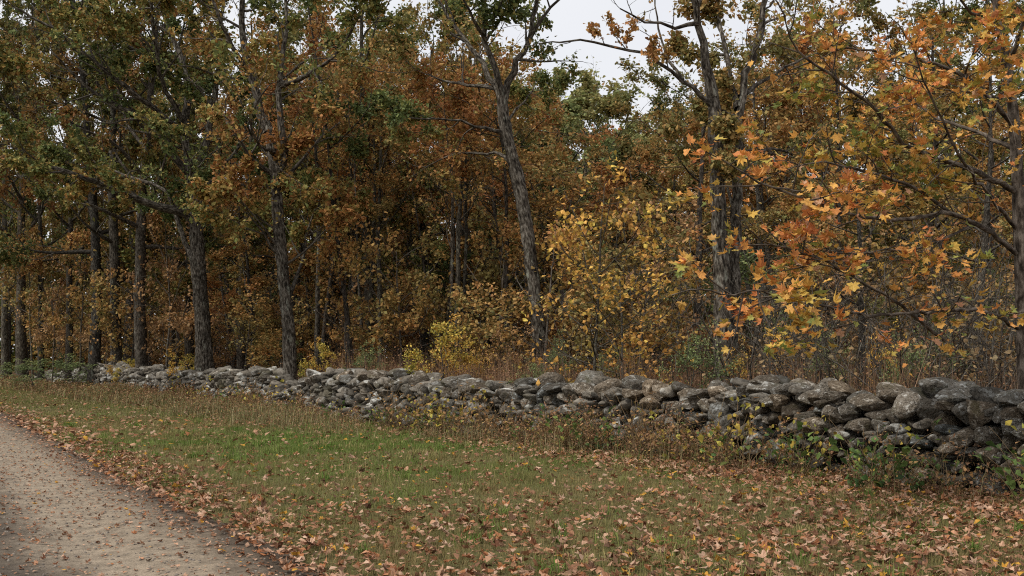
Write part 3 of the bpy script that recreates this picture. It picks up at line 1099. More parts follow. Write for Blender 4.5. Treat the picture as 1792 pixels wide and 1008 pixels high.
NAMED = [  # kind, px, d, H, width, label
    (6, 163, 46, 22, 1.0, "dark straight oak trunk, first of the thick trunks past the wall's far end"),
    (1, 203, 45, 20, 1.25, "thick dark trunk standing between two others near the wall's far end"),
    (6, 250, 42, 21, .95, "dark trunk next in line before the stout oak at the wall"),
    (2, 120, 50, 18, 0.95, "short dark trunk deep in the shade near the road bend"),
    (6, 40, 57, 24, 1.0, "slim dark trunk close to the picture's edge beyond the wall"),
    (1, 8, 62, 24, 1.1, "thin leaning trunk last of the dark row along the road"),
    (2, 72, 55, 20, .9, "slender forked trunk among orange leaves far along the road"),
    (1, 652, 37, 17, 1.0, "tall grey double trunk midway between the dark oak and the leaning oak"),
    (5, 640, 36, 12, 0.7, "thin pale sapling trunk standing just in front of the grey double trunk"),
    (0, 818, 38, 15, 0.95, "grey upright trunk just behind the leaning oak"),
    (2, 745, 42, 15.5, 1.0, "rust leaved tree filling the space above the yellow bush"),
    (4, 885, 34, 10.5, .85, "orange leaved tree glowing behind the leaning oak's trunk"),
    (3, 1020, 43, 12.4, 1.1, "round topped green tree under the open patch of sky"),
    (3, 978, 50, 14.5, 1.1, "taller green crown rising behind the leaning oak's fork"),
    (2, 1190, 37, 10.2, 0.6, "rust brown crown below the open sky beside the twin stemmed oak"),
    (5, 1213, 27, 9.6, 0.8, "thin grey tree close beside the twin stemmed oak"),
    (5, 1355, 31, 10.5, 0.8, "slim grey trunk rising behind the maple's lowest bough"),
    (2, 1450, 33, 11.0, 0.9, "brown leaved tree behind the middle of the maple boughs"),
    (5, 1512, 17.5, 5.5, 0.45, "thin dark sapling trunk standing in the dead weeds under the maple"),
    (5, 1590, 30, 11.5, 1.0, "brown leaved thin tree behind the maple's upper boughs"),
    (5, 1690, 24, 9.0, 0.7, "slender grey tree behind the maple's own trunk"),
    (2, 420, 41, 16, 1.0, "rust leaved tree standing back between the two big oaks"),
    (1, 575, 43, 17, 1.05, "olive leaved tree behind the dark trunked oak"),
    (4, 445, 38, 7.0, 0.85, "low orange tree glowing between the trunks of the two big oaks"),
    (1, 330, 47, 17.5, 1.1, "olive crown rising straight behind the stout oak"),
    (6, -45, 67, 26, 1.1, "oak whose leaves fill the upper corner over the road bend"),
    (0, 700, 47, 17, 1.0, "tall mixed crown behind the rust leaved tree in the middle"),
]
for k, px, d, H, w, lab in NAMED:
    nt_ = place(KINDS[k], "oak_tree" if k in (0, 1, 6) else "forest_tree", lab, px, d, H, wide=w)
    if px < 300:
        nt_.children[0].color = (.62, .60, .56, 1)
    if k == 3:
        nt_.children[1].color = (1.35, 1.3, 1.15, 1)


def skyline(px):
    return np.interp(px, [-400, 860, 930, 985, 1060, 1085, 1110, 1150, 1200, 1260, 1400, 1800, 2300],
                     [-400, -200, 140, 230, 270, 290, 280, 230, 130, 0, -60, -90, -120])


LANDMARKS = [(20, "in the shade at the road bend"), (120, "behind the wall's far end"), (205, "behind the thick dark trunks"), (345, "behind the stout oak"),
             (430, "between the two big oaks"), (508, "behind the dark trunked oak"), (580, "just past the dark trunked oak"), (650, "behind the grey double trunk"),
             (740, "above the yellow bush"), (818, "behind the grey upright trunk"), (930, "behind the leaning oak"), (1010, "below the green crown"),
             (1090, "below the open sky"), (1180, "just before the twin stemmed oak"), (1270, "behind the twin stemmed oak"), (1355, "behind the maple leaf tips"),
             (1450, "behind the mid maple boughs"), (1560, "behind the thick of the maple leaves"), (1680, "behind the maple's bough bases"), (1780, "behind the maple trunk")]


def landmark(px):
    return min(LANDMARKS, key=lambda m: abs(m[0] - px))[1]


rb = np.random.default_rng(77)
placed = [((n[1] - 896) / FPX * n[2], n[2]) for n in NAMED]
placed += [((x - 896) / FPX * d, d) for x, d in ((357, 35.5), (508, 29.5), (945, 26), (1272, 19.5))]
nback = 0
for ring, (d0, d1, gap) in enumerate(((34, 46, 4.2), (46, 60, 4.4), (60, 80, 4.8), (80, 100, 5.2))):
    tries = 0
    while tries < 900:
        tries += 1
        d = rb.uniform(d0, d1)
        px = rb.uniform(-90, 1880)
        x, y = (px - 896) / FPX * d, d
        if s_wall(x, y) < 3.0:
            continue
        if any((x - a) ** 2 + (y - b) ** 2 < gap * gap for a, b in placed):
            continue
        Hc = EYE + (625 - skyline(px)) / FPX * d
        H = min(rb.uniform(13.5, 18.0) + (4.0 if px < 420 else 2.0 if px < 820 else 0), Hc * 0.95)
        if H < 6 or (950 < px < 1115 and d < 49):
            continue
        placed.append((x, y))
        k = int(rb.choice([0, 1, 2, 4, 5], p=[.27, .25, .24, .14, .10])) if not (950 < px < 1120) else int(rb.choice([3, 2]))
        depth = ("second row", "third row", "deep wood", "farthest wood")[ring]
        side = landmark(px)
        what = ("olive", "bronze", "rust", "green", "orange", "thin rust")[k]
        t = rb.uniform(0.85, 1.12)
        place(KINDS[k], "forest_tree", f"{what} leaved tree, {depth}, {side}", px, d, H, wide=rb.uniform(.85, 1.15) * H / 16,
              group=f"{what} leaved trees, {depth}, {side}", tint=(t, t * rb.uniform(.96, 1.04), t), rng=rb)
        nback += 1

rq = np.random.default_rng(64)
for k in range(70):
    d = rq.uniform(29, 52)
    px = rq.uniform(-20, 1780) if k > 25 else rq.uniform(380, 1000)
    x, y = (px - 896) / FPX * d, d
    if s_wall(x, y) < 2.5:
        continue
    Hc = min(EYE + (625 - skyline(px)) / FPX * d * .95, rq.uniform(9, 14))
    dep = "front of the wood" if d < 36 else "mid wood" if d < 44 else "deep wood"
    o = place(KINDS[7], "slim_tree", f"slim tall stemmed sparse tree, {dep}, {landmark(px)}", px, d, Hc, "tree", f"slim stemmed trees, {dep}, {landmark(px)}", wide=rq.uniform(.7, 1.25), rng=rq)
    o.rotation_euler[0] += rq.normal(0, .04)
    o.rotation_euler[1] += rq.normal(0, .04)

# understorey saplings
def sapling(seed, H, count, palette, bias, size, nl=11, reach=1.5, r=0.035, bole=.15, shape=LEAF4):
    return grown(seed, H, r, bole, nl, count, palette, bias, size, reach, M_TWIG, 0.05, 0.35, shape, (0.45, 1.0))


SAP = [sapling(51, 5, 2300, PAL_RUST, .55, .135, bole=.3), sapling(52, 5, 2200, PAL_ORANGE, .5, .135, bole=.28), sapling(53, 5, 2000, PAL_BROWN, .5, .125, bole=.25),
       sapling(54, 5, 2100, PAL_YELLOW, .55, .135), sapling(55, 5, 2000, PAL_GREEN, .6, .12), sapling(56, 5, 420, PAL_BROWN, .4, .10, 18, 1.4, .04, .08)]
for k in SAP:
    KIND_H[id(k)] = 5
NS = [
    (3, 780, 22.6, 2.3, .48, "low yellow bush spreading over the top of the wall", "bush"),
    (4, 628, 26.8, 1.75, .34, "small pale green plant at the wall beside the yellow bush", "plant"),
    (3, 560, 28.0, 1.9, .30, "thin yellow sprig standing right behind the dip in the wall", "plant"),
    (1, 700, 30.5, 5.2, 1.0, "orange brown sapling spreading above the yellow bush", "sapling"),
    (0, 610, 31.5, 4.6, .9, "rust leaved sapling beside the dark trunked oak", "sapling"),
    (1, 425, 34.5, 3.6, .85, "golden sapling between the feet of the two big oaks", "sapling"),
    (0, 860, 28.5, 4.8, .9, "rust sapling in front of the grey upright trunk", "sapling"),
    (2, 905, 23.0, 1.9, .4, "small reddish brown bush by the leaning oak's foot", "bush"),
    (1, 1120, 21.5, 3.8, .8, "orange sapling between the yellow sapling and the twin stemmed oak", "sapling"),
    (2, 1180, 23.5, 4.4, .9, "brown leaved sapling close behind the twin stemmed oak", "sapling"),
    (4, 1420, 22.5, 2.5, .6, "pale green bush in the shade under the maple's lowest bough", "bush"),
    (4, 1600, 17.5, 2.0, .42, "green and yellow bush standing in the weeds near the maple", "bush"),
    (4, 1195, 17.2, 1.9, .35, "green leaved weedy plant in the dead grass beside the twin stemmed oak", "plant"),
    (4, 480, 38.5, 2.2, .5, "green shrub showing low behind the dark trunked oak", "bush"),
    (3, 215, 42.0, 1.5, .35, "bright yellow sprig at the wall under the thick dark trunks", "plant"),
    (3, 322, 36.2, 1.7, .36, "yellow green bush at the wall beside the stout oak", "bush"),
    (2, 92, 51, 6.0, 1.0, "brown sapling in the shade next to the short dark trunk", "sapling"),
    (0, 140, 48, 6.6, 1.2, "rust sapling crowding the first thick dark trunk", "sapling"),
    (2, 184, 47.5, 5.4, .9, "brown sapling squeezed between the first two thick dark trunks", "sapling"),
    (0, 228, 45, 7.2, 1.2, "rust sapling squeezed between the last two thick dark trunks", "sapling"),
    (2, 288, 41, 6.6, 1.2, "brown sapling between the dark trunks and the stout oak", "sapling"),
    (1, 30, 59, 8.0, 1.5, "tall orange sapling by the slim trunk at the road bend", "sapling"),
    (0, 58, 55, 7.0, 1.3, "rust sapling by the slender forked trunk at the road bend", "sapling"),
    (4, 130, 44.5, 1.5, .9, "green brambly bush hiding the far end of the wall", "bush"),
    (4, 60, 46.5, 1.3, .9, "dull green bush past the far end of the wall", "bush"),
]
for k, px, d, H, w, lab, cat in NS:
    place(SAP[k], {"sapling": "sapling", "bush": "yellow_bush" if k == 3 else "bush", "plant": "leafy_plant"}[cat], lab, px, d, H, cat=cat, wide=w)


def thicket(seed, H):
    rng = np.random.default_rng(seed)
    st, tw, cr = MB(), MB(), MB()
    lim = []
    for k in range(9):
        az = k * 2.4 + rng.normal(0, .4)
        p = wander((rng.normal(0, .15), rng.normal(0, .15), -.1), (math.cos(az) * .35, math.sin(az) * .35, 1), H * rng.uniform(.7, 1.05), 9, rng, .10, .0)
        r = np.linspace(.022, .006, 10)
        tube(st, p, r, 5)
        lim.append((p, r))
    A, D = branches_from(lim, rng, tw, .3, (.5, 1.2), .3, (.25, .6), .011, 0.0, .1, .6, .2)
    foliage(cr, A, D, 260, rng, PAL_BROWN, .10, .05, LEAF4, .5)
    return st.mesh("stem", M_TWIG, True, True), cr.mesh("foliage", M_LEAF), tw.mesh("twigs", M_TWIG, True, True)


SAP_LOOSE = sapling(57, 5, 760, PAL_YELLOW, .64, .13, 13, 1.5)
KIND_H[id(SAP_LOOSE)] = 5
place(SAP_LOOSE, "sapling", "loose yellow leaved sapling just past the leaning oak's foot", 1040, 19.5, 4.6, "sapling", wide=.85)
place(SAP_LOOSE, "sapling", "shorter golden sapling in front of the loose yellow one", 1085, 18.8, 3.3, "sapling", wide=.75)
rs = np.random.default_rng(37)
for k in range(26):
    t, q = rs.uniform(-3, 18), rs.uniform(1.2, 6.5)
    x, y = WA + WU * t + WN * q
    kk = SAP[4] if rs.random() < .5 else SAP_LOOSE
    c = "green" if kk is SAP[4] else "yellow"
    px = 896 + x / y * FPX
    place(kk, "leafy_plant", f"small {c} sprig in the dead weeds, {landmark(px)}", px, y, rs.uniform(1.2, 2.2), "plant", f"{c} sprigs in the dead weeds, {landmark(px)}", wide=rs.uniform(.16, .32), rng=rs)
TH = [thicket(66, 3.6), thicket(67, 3.6)]
rt = np.random.default_rng(23)
for k, (px, d) in enumerate([(1330, 17.5), (1385, 19.5), (1445, 16.5), (1490, 19.0), (1545, 16.0), (1590, 19.5), (1630, 15.0), (1675, 17.5), (1720, 14.8), (1765, 16.5), (1410, 23), (1560, 23), (1650, 21.5), (1750, 20), (1310, 22.5), (1130, 23.5), (1060, 25), (860, 30)]):
    x, y = (px - 896) / FPX * d, d
    root = link("bare_shrub", None, None, (x, y, float(zfloor(np.array([x]), np.array([y]))[0])))
    root.rotation_euler = (0, 0, rt.uniform(0, 6.28))
    q = rt.uniform(.75, 1.15)
    root.scale = (q, q, q * rt.uniform(.85, 1.2))
    dep = "first row above the weeds" if d < 18 else "second row" if d < 21 else "back row"
    tag(root, f"leafless grey twiggy shrub, {dep}, {landmark(px)}", "shrub", f"leafless shrubs, {dep}, {landmark(px)}")
    v = TH[k % 2]
    link("stem", v[0], root)
    f = link("foliage", v[1], root)
    link("twigs", v[2], root)["kind"] = "stuff"
ru = np.random.default_rng(91)
spots = [((n[1] - 896) / FPX * n[2], n[2]) for n in NS]
cnt = 0
for tries in range(2500):
    d = ru.uniform(21, 62)
    px = ru.uniform(-60, 1850)
    x, y = (px - 896) / FPX * d, d
    if s_wall(x, y) < (2.0 if px < 700 else 3.2) or any((x - a) ** 2 + (y - b) ** 2 < 2.3 ** 2 for a, b in spots):
        continue
    if px > 1300 and d < 24 and ru.random() < 0.6:
        continue
    spots.append((x, y))
    right = px > 1150
    k = int(ru.choice([0, 1, 2, 3, 4, 5], p=[.12, .08, .30, .0, .12, .38] if right else [.36, .30, .22, .0, .08, .04]))
    H = ru.uniform(3.0, 6.2) if k != 5 else ru.uniform(2.6, 4.6)
    what = ("rust leaved", "orange leaved", "brown leaved", "yellow leaved", "green leaved", "nearly bare twiggy")[k]
    dep = "near" if d < 32 else "middle" if d < 45 else "far"
    side = landmark(px)
    place(SAP[k], "sapling", f"{what} sapling, {dep} undergrowth, {side}", px, d, H, "sapling", f"{what} saplings, {dep} undergrowth, {side}",
          wide=ru.uniform(.8, 1.3) * H / 5, rng=ru)
    cnt += 1
    if cnt >= 100:
        break
print("background trees", nback, "saplings", cnt)

# the far wood that closes the view: one mass
rf = np.random.default_rng(15)
fw = MB()
fl = MB()
NF = 120000
px = rf.uniform(-250, 2050, NF)
d = rf.uniform(100, 118, NF)
top = np.minimum(EYE + (625 - skyline(px) - 30) / FPX * d, 15.5) * (0.75 + 0.4 * n2(px, px * 0, 0.02))
z = rf.uniform(0, 1, NF) ** 1.2 * top
pos = np.stack([(px - 896) / FPX * d, d, z], 1)
u = (fbm(pos * 0.25, 3) - .5) * 2 + .5 + rf.normal(0, .2, NF)
leaves(fl, pos, rf.normal(size=(NF, 3)), rf.normal(0, .6, (NF, 3)) + np.array([0, -.3, .8]), rf.uniform(.4, .8, NF), pick(PAL_OAK, u), LEAF2)
for k in range(160):
    x0, d0 = rf.uniform(-250, 2050), rf.uniform(100, 116)
    p = np.array([(x0 - 896) / FPX * d0, d0, -0.3])
    tube(fw, wander(p, (0, 0, 1), rf.uniform(8, 13), 6, rf, .04, .05), np.linspace(rf.uniform(.15, .3), .05, 7), 6)
o = link("distant_wood", fl.mesh("distant_wood", M_LEAF))
tag(o, "hazy mass of autumn trees closing off the back of the wood", "wood", kind='stuff')
link("trunks", fw.mesh("trunks", M_GREY, True, True), o)


# ------------------------------------------------------------------ ground cover
def blades(mb, x, y, z, h, w, col, rng, lean=0.35, seg=1, tipc=1.15):
    N = len(x)
    az = rng.uniform(0, 2 * np.pi, N)
    ln = np.abs(rng.normal(0, lean, N)) * h
    fx, fy = np.cos(az), np.sin(az)
    sx, sy = -fy, fx
    p = np.stack([x, y, z], 1)
    sd = np.stack([sx, sy, np.zeros(N)], 1) * (w / 2)[:, None]
    fw_ = np.stack([fx, fy, np.zeros(N)], 1)
    up = np.array([0, 0, 1.0])
    tip = p + fw_ * ln[:, None] + up * (np.sqrt(np.maximum(h * h - ln * ln, (0.3 * h) ** 2)))[:, None]
    if seg == 1:
        V = np.stack([p - sd, p + sd, tip], 1).reshape(-1, 3)
        T = np.arange(3 * N).reshape(-1, 3)
        C = np.stack([col * 0.9, col * 0.9, col * tipc], 1).reshape(-1, 3)
    else:
        mid = p + fw_ * (ln * 0.3)[:, None] + up * (h * 0.55)[:, None]
        V = np.stack([p - sd, p + sd, mid - sd * .8, mid + sd * .8, tip], 1).reshape(-1, 3)
        b = (np.arange(N) * 5)[:, None]
        T = np.concatenate([b + [0, 1, 3], b + [0, 3, 2], b + [2, 3, 4]])
        C = np.repeat(col, 5, axis=0)
    mb.add(V, T, None, C)
    return tip


def frustum_points(n, d0, d1, rng, margin=1.2):
    d = np.sqrt(rng.uniform(d0 ** 2, d1 ** 2, n))
    x = rng.uniform(-0.514, 0.514, n) * (d + margin * 2)
    return x, d


def greenness(x, y):
    g = np.exp(-(((x + 3.2) / 3.0) ** 2 + ((y - 18.3) / 2.6) ** 2)) * 1.2
    g += np.exp(-(((x + 1.0) / 3.0) ** 2 + ((y - 13.5) / 2.0) ** 2)) * 0.35
    return np.clip(g + (n2(x, y, 0.9, 4) - 0.5) * 2.0 + 0.22, 0, 1)


rg = np.random.default_rng(3)
grass = MB()
for d0, d1, dens, w, hh in ((5.6, 9.5, 4700, .0052, .062), (9.5, 15, 2700, .0065, .06), (15, 26, 1150, .010, .065), (26, 52, 330, .018, .075)):
    area = 0.514 * (d1 ** 2 - d0 ** 2)
    x, y = frustum_points(int(area * dens), d0, d1, rg)
    s, q = s_road(x, y) + road_edge(x, y), s_wall(x, y)
    den = np.clip((s + 0.05) / 0.45, 0, 1) * (0.45 + 0.55 * np.clip(n2(x, y, 1.3, 2) * 2 - .4, 0, 1))
    ok = (rg.random(len(x)) < den) & (q < 0.15)
    x, y = x[ok], y[ok]
    g = greenness(x, y)
    pal_dry = pick([(136, 120, 80), (152, 130, 90), (120, 112, 70)], rg.random(len(x)))
    pal_grn = pick([(86, 112, 50), (104, 128, 58), (124, 136, 70)], rg.random(len(x)))
    k = np.clip(g + rg.normal(0, .22, len(x)), 0, 1)[:, None]
    c = pal_dry * (1 - k) + pal_grn * k
    c = c * rg.uniform(.75, 1.2, (len(x), 1))
    tf = n2(x, y, 4.5, 2)
    h = hh * rg.uniform(.5, 1.5, len(x)) * (0.55 + 0.4 * g + 1.1 * np.clip(tf - .35, 0, 1) * 2)
    c = c * (.72 + .55 * n2(x + 50, y, 2.2, 3))[:, None]
    blades(grass, x, y, zground(x, y) - .005, h, w * rg.uniform(.7, 1.3, len(x)), c, rg, .55)
# coarser tufts and flat rosettes that break the sward
x, y = frustum_points(900, 5.8, 24, rg)
ok = (s_road(x, y) > .15) & (s_wall(x, y) < -.3) & (rg.random(900) < np.clip(n2(x, y, .7, 2) * 3 - 1.0, .05, 1))
for cx, cy in zip(x[ok], y[ok]):
    m = int(rg.integers(18, 60))
    sp = rg.uniform(.03, .10)
    tx, ty = cx + rg.normal(0, sp, m), cy + rg.normal(0, sp, m)
    base_c = pick([(88, 118, 50), (110, 130, 60), (150, 140, 90), (168, 148, 104)], np.full(m, rg.random()))
    blades(grass, tx, ty, zground(tx, ty) - .005, rg.uniform(.07, .17, m), np.full(m, .007) * max(1, cy / 11), base_c * rg.uniform(.75, 1.2, (m, 1)), rg, .7, 2)
o = link("grass", grass.mesh("grass", M_GRASS))
tag(o, "short patchy grass between the road and the wall", "grass", kind='stuff')

# dry weeds along the foot of the wall
dry = MB()


def weed_band(n, t0, t1, s0, s1, h0, h1, pal, w, back=False, lean=.3, dens=None):
    t, s = rg.uniform(t0, t1, n), rg.uniform(s0, s1, n)
    x, y = WA[0] + WU[0] * t + WN[0] * s, WA[1] + WU[1] * t + WN[1] * s
    k = n2(x, y, .8, 3)
    big = n2(x + 31, y, .33, 2)
    ok = (y > 5) & (np.abs(x) < .53 * y + 1.2) & (back | (rg.random(n) < np.clip(big * 3.2 - .9, .06, 1))) & (rg.random(n) < np.clip(k * 2.2 - .4, .12, 1) * (1 if dens is None else dens(t, s)))
    x, y, k = x[ok], y[ok], k[ok]
    c = pick(pal, rg.random(len(x))) * rg.uniform(.7, 1.2, (len(x), 1))
    z = (zfloor if back else zground)(x, y)
    h = rg.uniform(h0, h1, len(x)) * (.15 + 1.35 * k) * (.55 + .9 * big[ok] if not back else 1)
    ww = np.maximum(w, y * 0.00042) * rg.uniform(.6, 1.3, len(x))
    tip = blades(dry, x, y, z - .02, h, ww, c, rg, lean, 2)
    return x, y, z, h, tip


DRYP = [(118, 118, 76), (148, 138, 98), (180, 164, 126), (112, 102, 70), (104, 120, 66)]
RUSTP = [(122, 92, 70), (150, 114, 88), (178, 144, 116), (104, 80, 62), (164, 138, 110)]


def front_d(t, s):
    return np.interp(t, [-6, 3, 7, 11, 16, 40, 60], [.10, .14, .35, .9, 1, 1, .8]) * np.clip(1.25 + s / np.interp(t, [-6, 6, 12, 22, 60], [1.0, 1.4, 2.3, 2.7, 2.2]), 0, 1)


bands = [weed_band(80000, -5, 60, -3.0, .1, .22, .55, DRYP, .006, False, .5, front_d)]
bands += [weed_band(7000, -5, 34, -.7, .1, .25, .8, DRYP, .006, False, .5, lambda t, s: np.clip(n2(t, s, 1.1, 2) * 3 - 1.1, 0, 1) * np.interp(t, [-5, 9, 14], [.6, .7, 1]))]
bands += [weed_band(17000, -5, 24, .95, 4.5, 1.0, 1.9, RUSTP, .009, True, .16)]
bands += [weed_band(10000, -5, 24, 4.5, 8.0, 1.0, 2.0, RUSTP, .010, True, .16)]
bands += [weed_band(7000, 20, 60, .95, 4.5, .4, 1.0, DRYP, .008, True, .3)]
# shrivelled leaves and seed heads on the stalks
for bi, (x, y, z, h, tip) in enumerate(bands):
    m = 30000 if bi == 0 else 20000
    i = rg.integers(0, len(x), m)
    f = rg.uniform(.25, 1.0, m)[:, None]
    base_p = np.stack([x, y, z], 1)[i]
    pos = base_p * (1 - f) + tip[i] * f + rg.normal(0, .03, (m, 3))
    c = pick([(128, 92, 68), (154, 114, 84), (172, 136, 106), (116, 86, 64), (154, 126, 80), (136, 128, 80)], rg.random(m)) * rg.uniform(.7, 1.15, (m, 1))
    sz = np.maximum(.035, y[i] * .0016) * rg.uniform(.6, 1.6, m)
    leaves(dry, pos, rg.normal(size=(m, 3)), rg.normal(0, .7, (m, 3)) + np.array([0, 0, .6]), sz, c, LEAF2)
o = link("dry_weeds", dry.mesh("dry_weeds", M_DRY))
tag(o, "rust brown dead weeds and seed stalks crowding both sides of the wall", "weeds", kind='stuff')

# green runners and weeds on the near wall foot, each a plant
def weed_plant(seed, H, nst, nleaf, palette, lsize):
    rng = np.random.default_rng(seed)
    st, lf = MB(), MB()
    A, D = [], []
    for k in range(nst):
        az = rng.uniform(0, 6.28)
        p = wander((rng.normal(0, .05), rng.normal(0, .05), -.03), (math.cos(az) * .5, math.sin(az) * .5, 1), H * rng.uniform(.6, 1.1), 7, rng, .14, -.05)
        tube(st, p, np.linspace(.005, .002, len(p)), 4, col=lin(120, 100, 74))
        A.append(p[2:])
        D.append(np.tile(unit(p[-1] - p[0]), (len(p) - 2, 1)))
    foliage(lf, A, D, nleaf, rng, palette, lsize, .05, LEAF4, .5, 3.0)
    return st.mesh("stem", M_DRY, True), lf.mesh("foliage", M_LEAF)


WP = [weed_plant(61, .6, 5, 34, [(70, 92, 46), (100, 118, 56), (140, 140, 60)], .085),
      weed_plant(62, .8, 4, 26, [(90, 104, 50), (150, 144, 58), (178, 150, 58)], .08),
      weed_plant(63, .95, 8, 20, [(126, 96, 62), (150, 112, 72), (170, 134, 80)], .06),
      weed_plant(64, .45, 7, 46, [(60, 84, 44), (80, 104, 52), (104, 120, 60)], .07)]
rp = np.random.default_rng(8)
where = ["at the wall foot below the maple", "at the wall foot below the twin stemmed oak", "at the wall foot below the yellow sapling", "at the wall foot before the dip"]
what = ["green leafy runner", "yellow green weed", "bare dry stalk plant", "low dark green weed"]
for k in range(125):
    t = rp.uniform(-1.5, 15) if k < 105 else rp.uniform(15, 30)
    s = rp.uniform(-.75, .0)
    x, y = WA + WU * t + WN * s
    v = int(rp.choice(4, p=[.2, .2, .42, .18]))
    root = link("weed_plant", None, None, (x, y, float(zground([x], [y])[0])))
    px = 896 + x / y * FPX
    j = 0 if px > 1480 else 1 if px > 1150 else 2 if px > 980 else 3
    tag(root, f"{what[v]} {where[j]}", "weed", f"{what[v]}s {where[j]}")
    root.rotation_euler = (0, 0, rp.uniform(0, 6.28))
    sc_ = rp.uniform(.7, 1.5)
    root.scale = (sc_, sc_, sc_)
    link("stem", WP[v][0], root)
    link("foliage", WP[v][1], root)

# ------------------------------------------------------------------ fallen leaves
rl = np.random.default_rng(19)


def fallen_density(x, y):
    s, q = s_road(x, y) + road_edge(x, y), s_wall(x, y)
    n = n2(x, y, .9, 3)
    drift = 1.25 * np.exp(-((s - .12) / .6) ** 2) * np.clip(.25 + 1.3 * n2(x, y, 2.1, 2), 0, 1.1)
    near = np.clip((11.5 - y) / 4.0, 0, 1)
    foot = np.exp(-((q + .7) / .9) ** 2) * np.clip((x + 3) / 5, 0, 1)
    side = np.clip((x - 1.0) / 4.0, 0, 1)
    g = greenness(x, y)
    lawnd = .11 + .46 * near + .44 * side + 1.0 * foot + .08 * n - .08 * g * (1 - near)
    d = np.where(s > -.1, np.maximum(lawnd * (.4 + 1.2 * n), drift * (.5 + .6 * n)), 0)
    rd = .40 + .75 * np.clip((-s - 1.9) / .8, 0, 1) + .8 * np.exp(-((s + .15) / .25) ** 2)
    rd *= (.3 + 1.4 * n2(x, y, 1.7, 3))
    return np.clip(np.where(s > -.1, d, rd * .8), 0.01, 1)


FP = [(92, 70, 54), (136, 98, 72), (166, 122, 92), (186, 144, 114), (200, 166, 140), (172, 114, 74), (130, 86, 60), (112, 72, 50)]
pts = []
for d0, d1, dens in ((5.4, 10, 150), (10, 16, 130), (16, 26, 95), (26, 50, 34)):
    x, y = frustum_points(int(.514 * (d1 ** 2 - d0 ** 2) * dens), d0, d1, rl)
    ok = (rl.random(len(x)) < fallen_density(x, y)) & (s_wall(x, y) < .1) & (s_road(x, y) > -5.4)
    pts.append(np.stack([x[ok], y[ok]], 1))
FX = np.concatenate(pts)
NWHOLE = len(FX)
for d0, d1, dens in ((5.4, 10, 260), (10, 16, 200), (16, 26, 90), (26, 40, 30)):
    x, y = frustum_points(int(.514 * (d1 ** 2 - d0 ** 2) * dens), d0, d1, rl)
    ok = (rl.random(len(x)) < fallen_density(x, y)) & (s_wall(x, y) < .1) & (s_road(x, y) > -5.4)
    FX = np.concatenate([FX, np.stack([x[ok], y[ok]], 1)])
NL = len(FX)
onroad = s_road(FX[:, 0], FX[:, 1]) + road_edge(FX[:, 0], FX[:, 1]) < -.12
fz = ztop(FX[:, 0], FX[:, 1]) + np.where(onroad, .012, .035 + rl.uniform(0, .02, NL))
fpos = np.stack([FX[:, 0], FX[:, 1], fz], 1)
fcol = pick(FP, rl.beta(1.3, 1.3, NL)) * rl.uniform(.6, 1.1, (NL, 1))
yl = rl.random(NL) < .03
fcol[yl] = lin(196, 146, 60)
fsz = np.where(onroad, .06, .106) * rl.uniform(.6, 1.35, NL)
fsz[NWHOLE:] *= .52            # broken scraps of leaf
faz = rl.uniform(0, 6.28, NL)
tilt = np.where(onroad, .10, .34)
fnr = unit(np.stack([rl.normal(0, 1, NL) * tilt, rl.normal(0, 1, NL) * tilt, np.ones(NL)], 1))
fax = np.stack([np.cos(faz), np.sin(faz), np.zeros(NL)], 1)
fax = unit(fax - fnr * (fax * fnr).sum(1)[:, None])
fshape = [crumpled(rl, i % 2 == 0) for i in range(14)]
fmesh = [MB().add(V, T).mesh("fallen_leaf", M_FALLEN) for V, T in fshape]
fk = rl.integers(0, 14, NL)
spx = 896 + fpos[:, 0] / fpos[:, 1] * FPX
spy = 625 - (fpos[:, 2] - EYE) / fpos[:, 1] * FPX
vis = (spx > 0) & (spx < 1792) & (spy < 1008)
order = np.argsort(np.where(vis, fpos[:, 1] / fsz, 1e6))
big = order[:300]
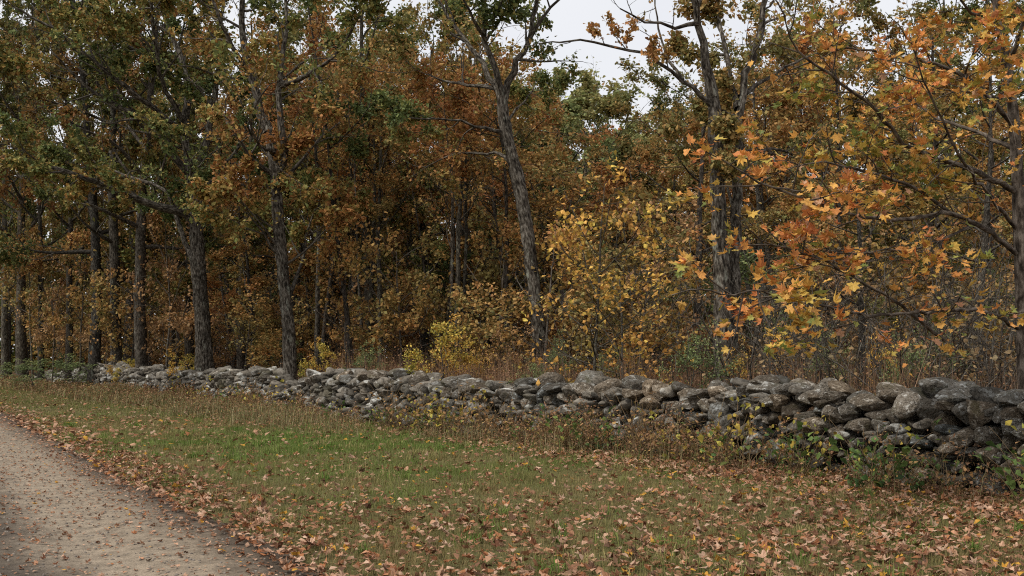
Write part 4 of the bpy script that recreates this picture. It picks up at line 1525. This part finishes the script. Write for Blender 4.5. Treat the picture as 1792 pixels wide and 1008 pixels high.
for i in big:
    y = Vector(fax[i])
    z = Vector(fnr[i])
    x = y.cross(z).normalized()
    m = Matrix((x, y, x.cross(y))).transposed().to_4x4() @ Matrix.Scale(float(fsz[i]), 4)
    m.translation = Vector(fpos[i])
    o = link("fallen_leaf", fmesh[fk[i]])
    o.matrix_basis = m
    c = fcol[i]
    o.color = (*[float(q) for q in c], 1)
    tone = "yellow" if yl[i] else "rust brown" if c[0] / c[2] > 3.6 else "pale tan" if c[1] > .26 else "brown"
    loc = "on the gravel road" if onroad[i] else "in the drift along the road edge" if s_road(*fpos[i][:2]) < .9 else "on the near grass"
    tag(o, f"curled {tone} leaf lying {loc}", "leaf", f"{tone} leaves lying {loc}")
lit = np.ones(NL, bool)
lit[big] = False
lmb = MB()
farl = (fpos[:, 1] > 17) | (np.arange(NL) >= NWHOLE)
for k in range(14):
    q = np.where(lit & (fk == k) & ~farl)[0]
    leaves(lmb, fpos[q], fax[q], fnr[q], fsz[q], fcol[q], fshape[k])
q = np.where(lit & farl)[0]
leaves(lmb, fpos[q], fax[q], fnr[q], fsz[q] * 1.1, fcol[q], LEAF4)
o = link("leaf_litter", lmb.mesh("leaf_litter", M_FALLEN))
tag(o, "carpet of fallen tan and rust leaves over the grass and road", "leaves", kind='stuff')

# pebbles on the road
NP_ = 9000
x, y = frustum_points(NP_ * 2, 5.4, 22, rl)
ok = (s_road(x, y) < 0) & (s_road(x, y) > -5)
x, y = x[ok], y[ok]
V0, T0 = icosphere(1)
gm = MB()
n = len(x)
sz = rl.uniform(.006, .017, n)
sq = rl.uniform(.6, 1.3, (n, 1, 3)) * sz[:, None, None]
ctr = np.stack([x, y, zroad(x, y)], 1)
V = ctr[:, None, :] + V0[None] * sq
T = T0[None] + (np.arange(n) * len(V0))[:, None, None]
gc = pick([(96, 88, 80), (124, 114, 104), (150, 140, 128)], rl.random(n))
gm.add(V.reshape(-1, 3), T.reshape(-1, 3), None, np.repeat(gc, len(V0), axis=0))
o = link("gravel", gm.mesh("gravel", M_FALLEN, True))
tag(o, "small loose stones strewn over the gravel road", "gravel", kind='stuff')

tris = sum(sum(len(p.vertices) - 2 for p in m.polygons) if len(m.polygons) < 2000 else int(len(m.loops) - 2 * len(m.polygons)) for m in bpy.data.meshes)
print("TRIS", tris, "leaves on ground", NL)
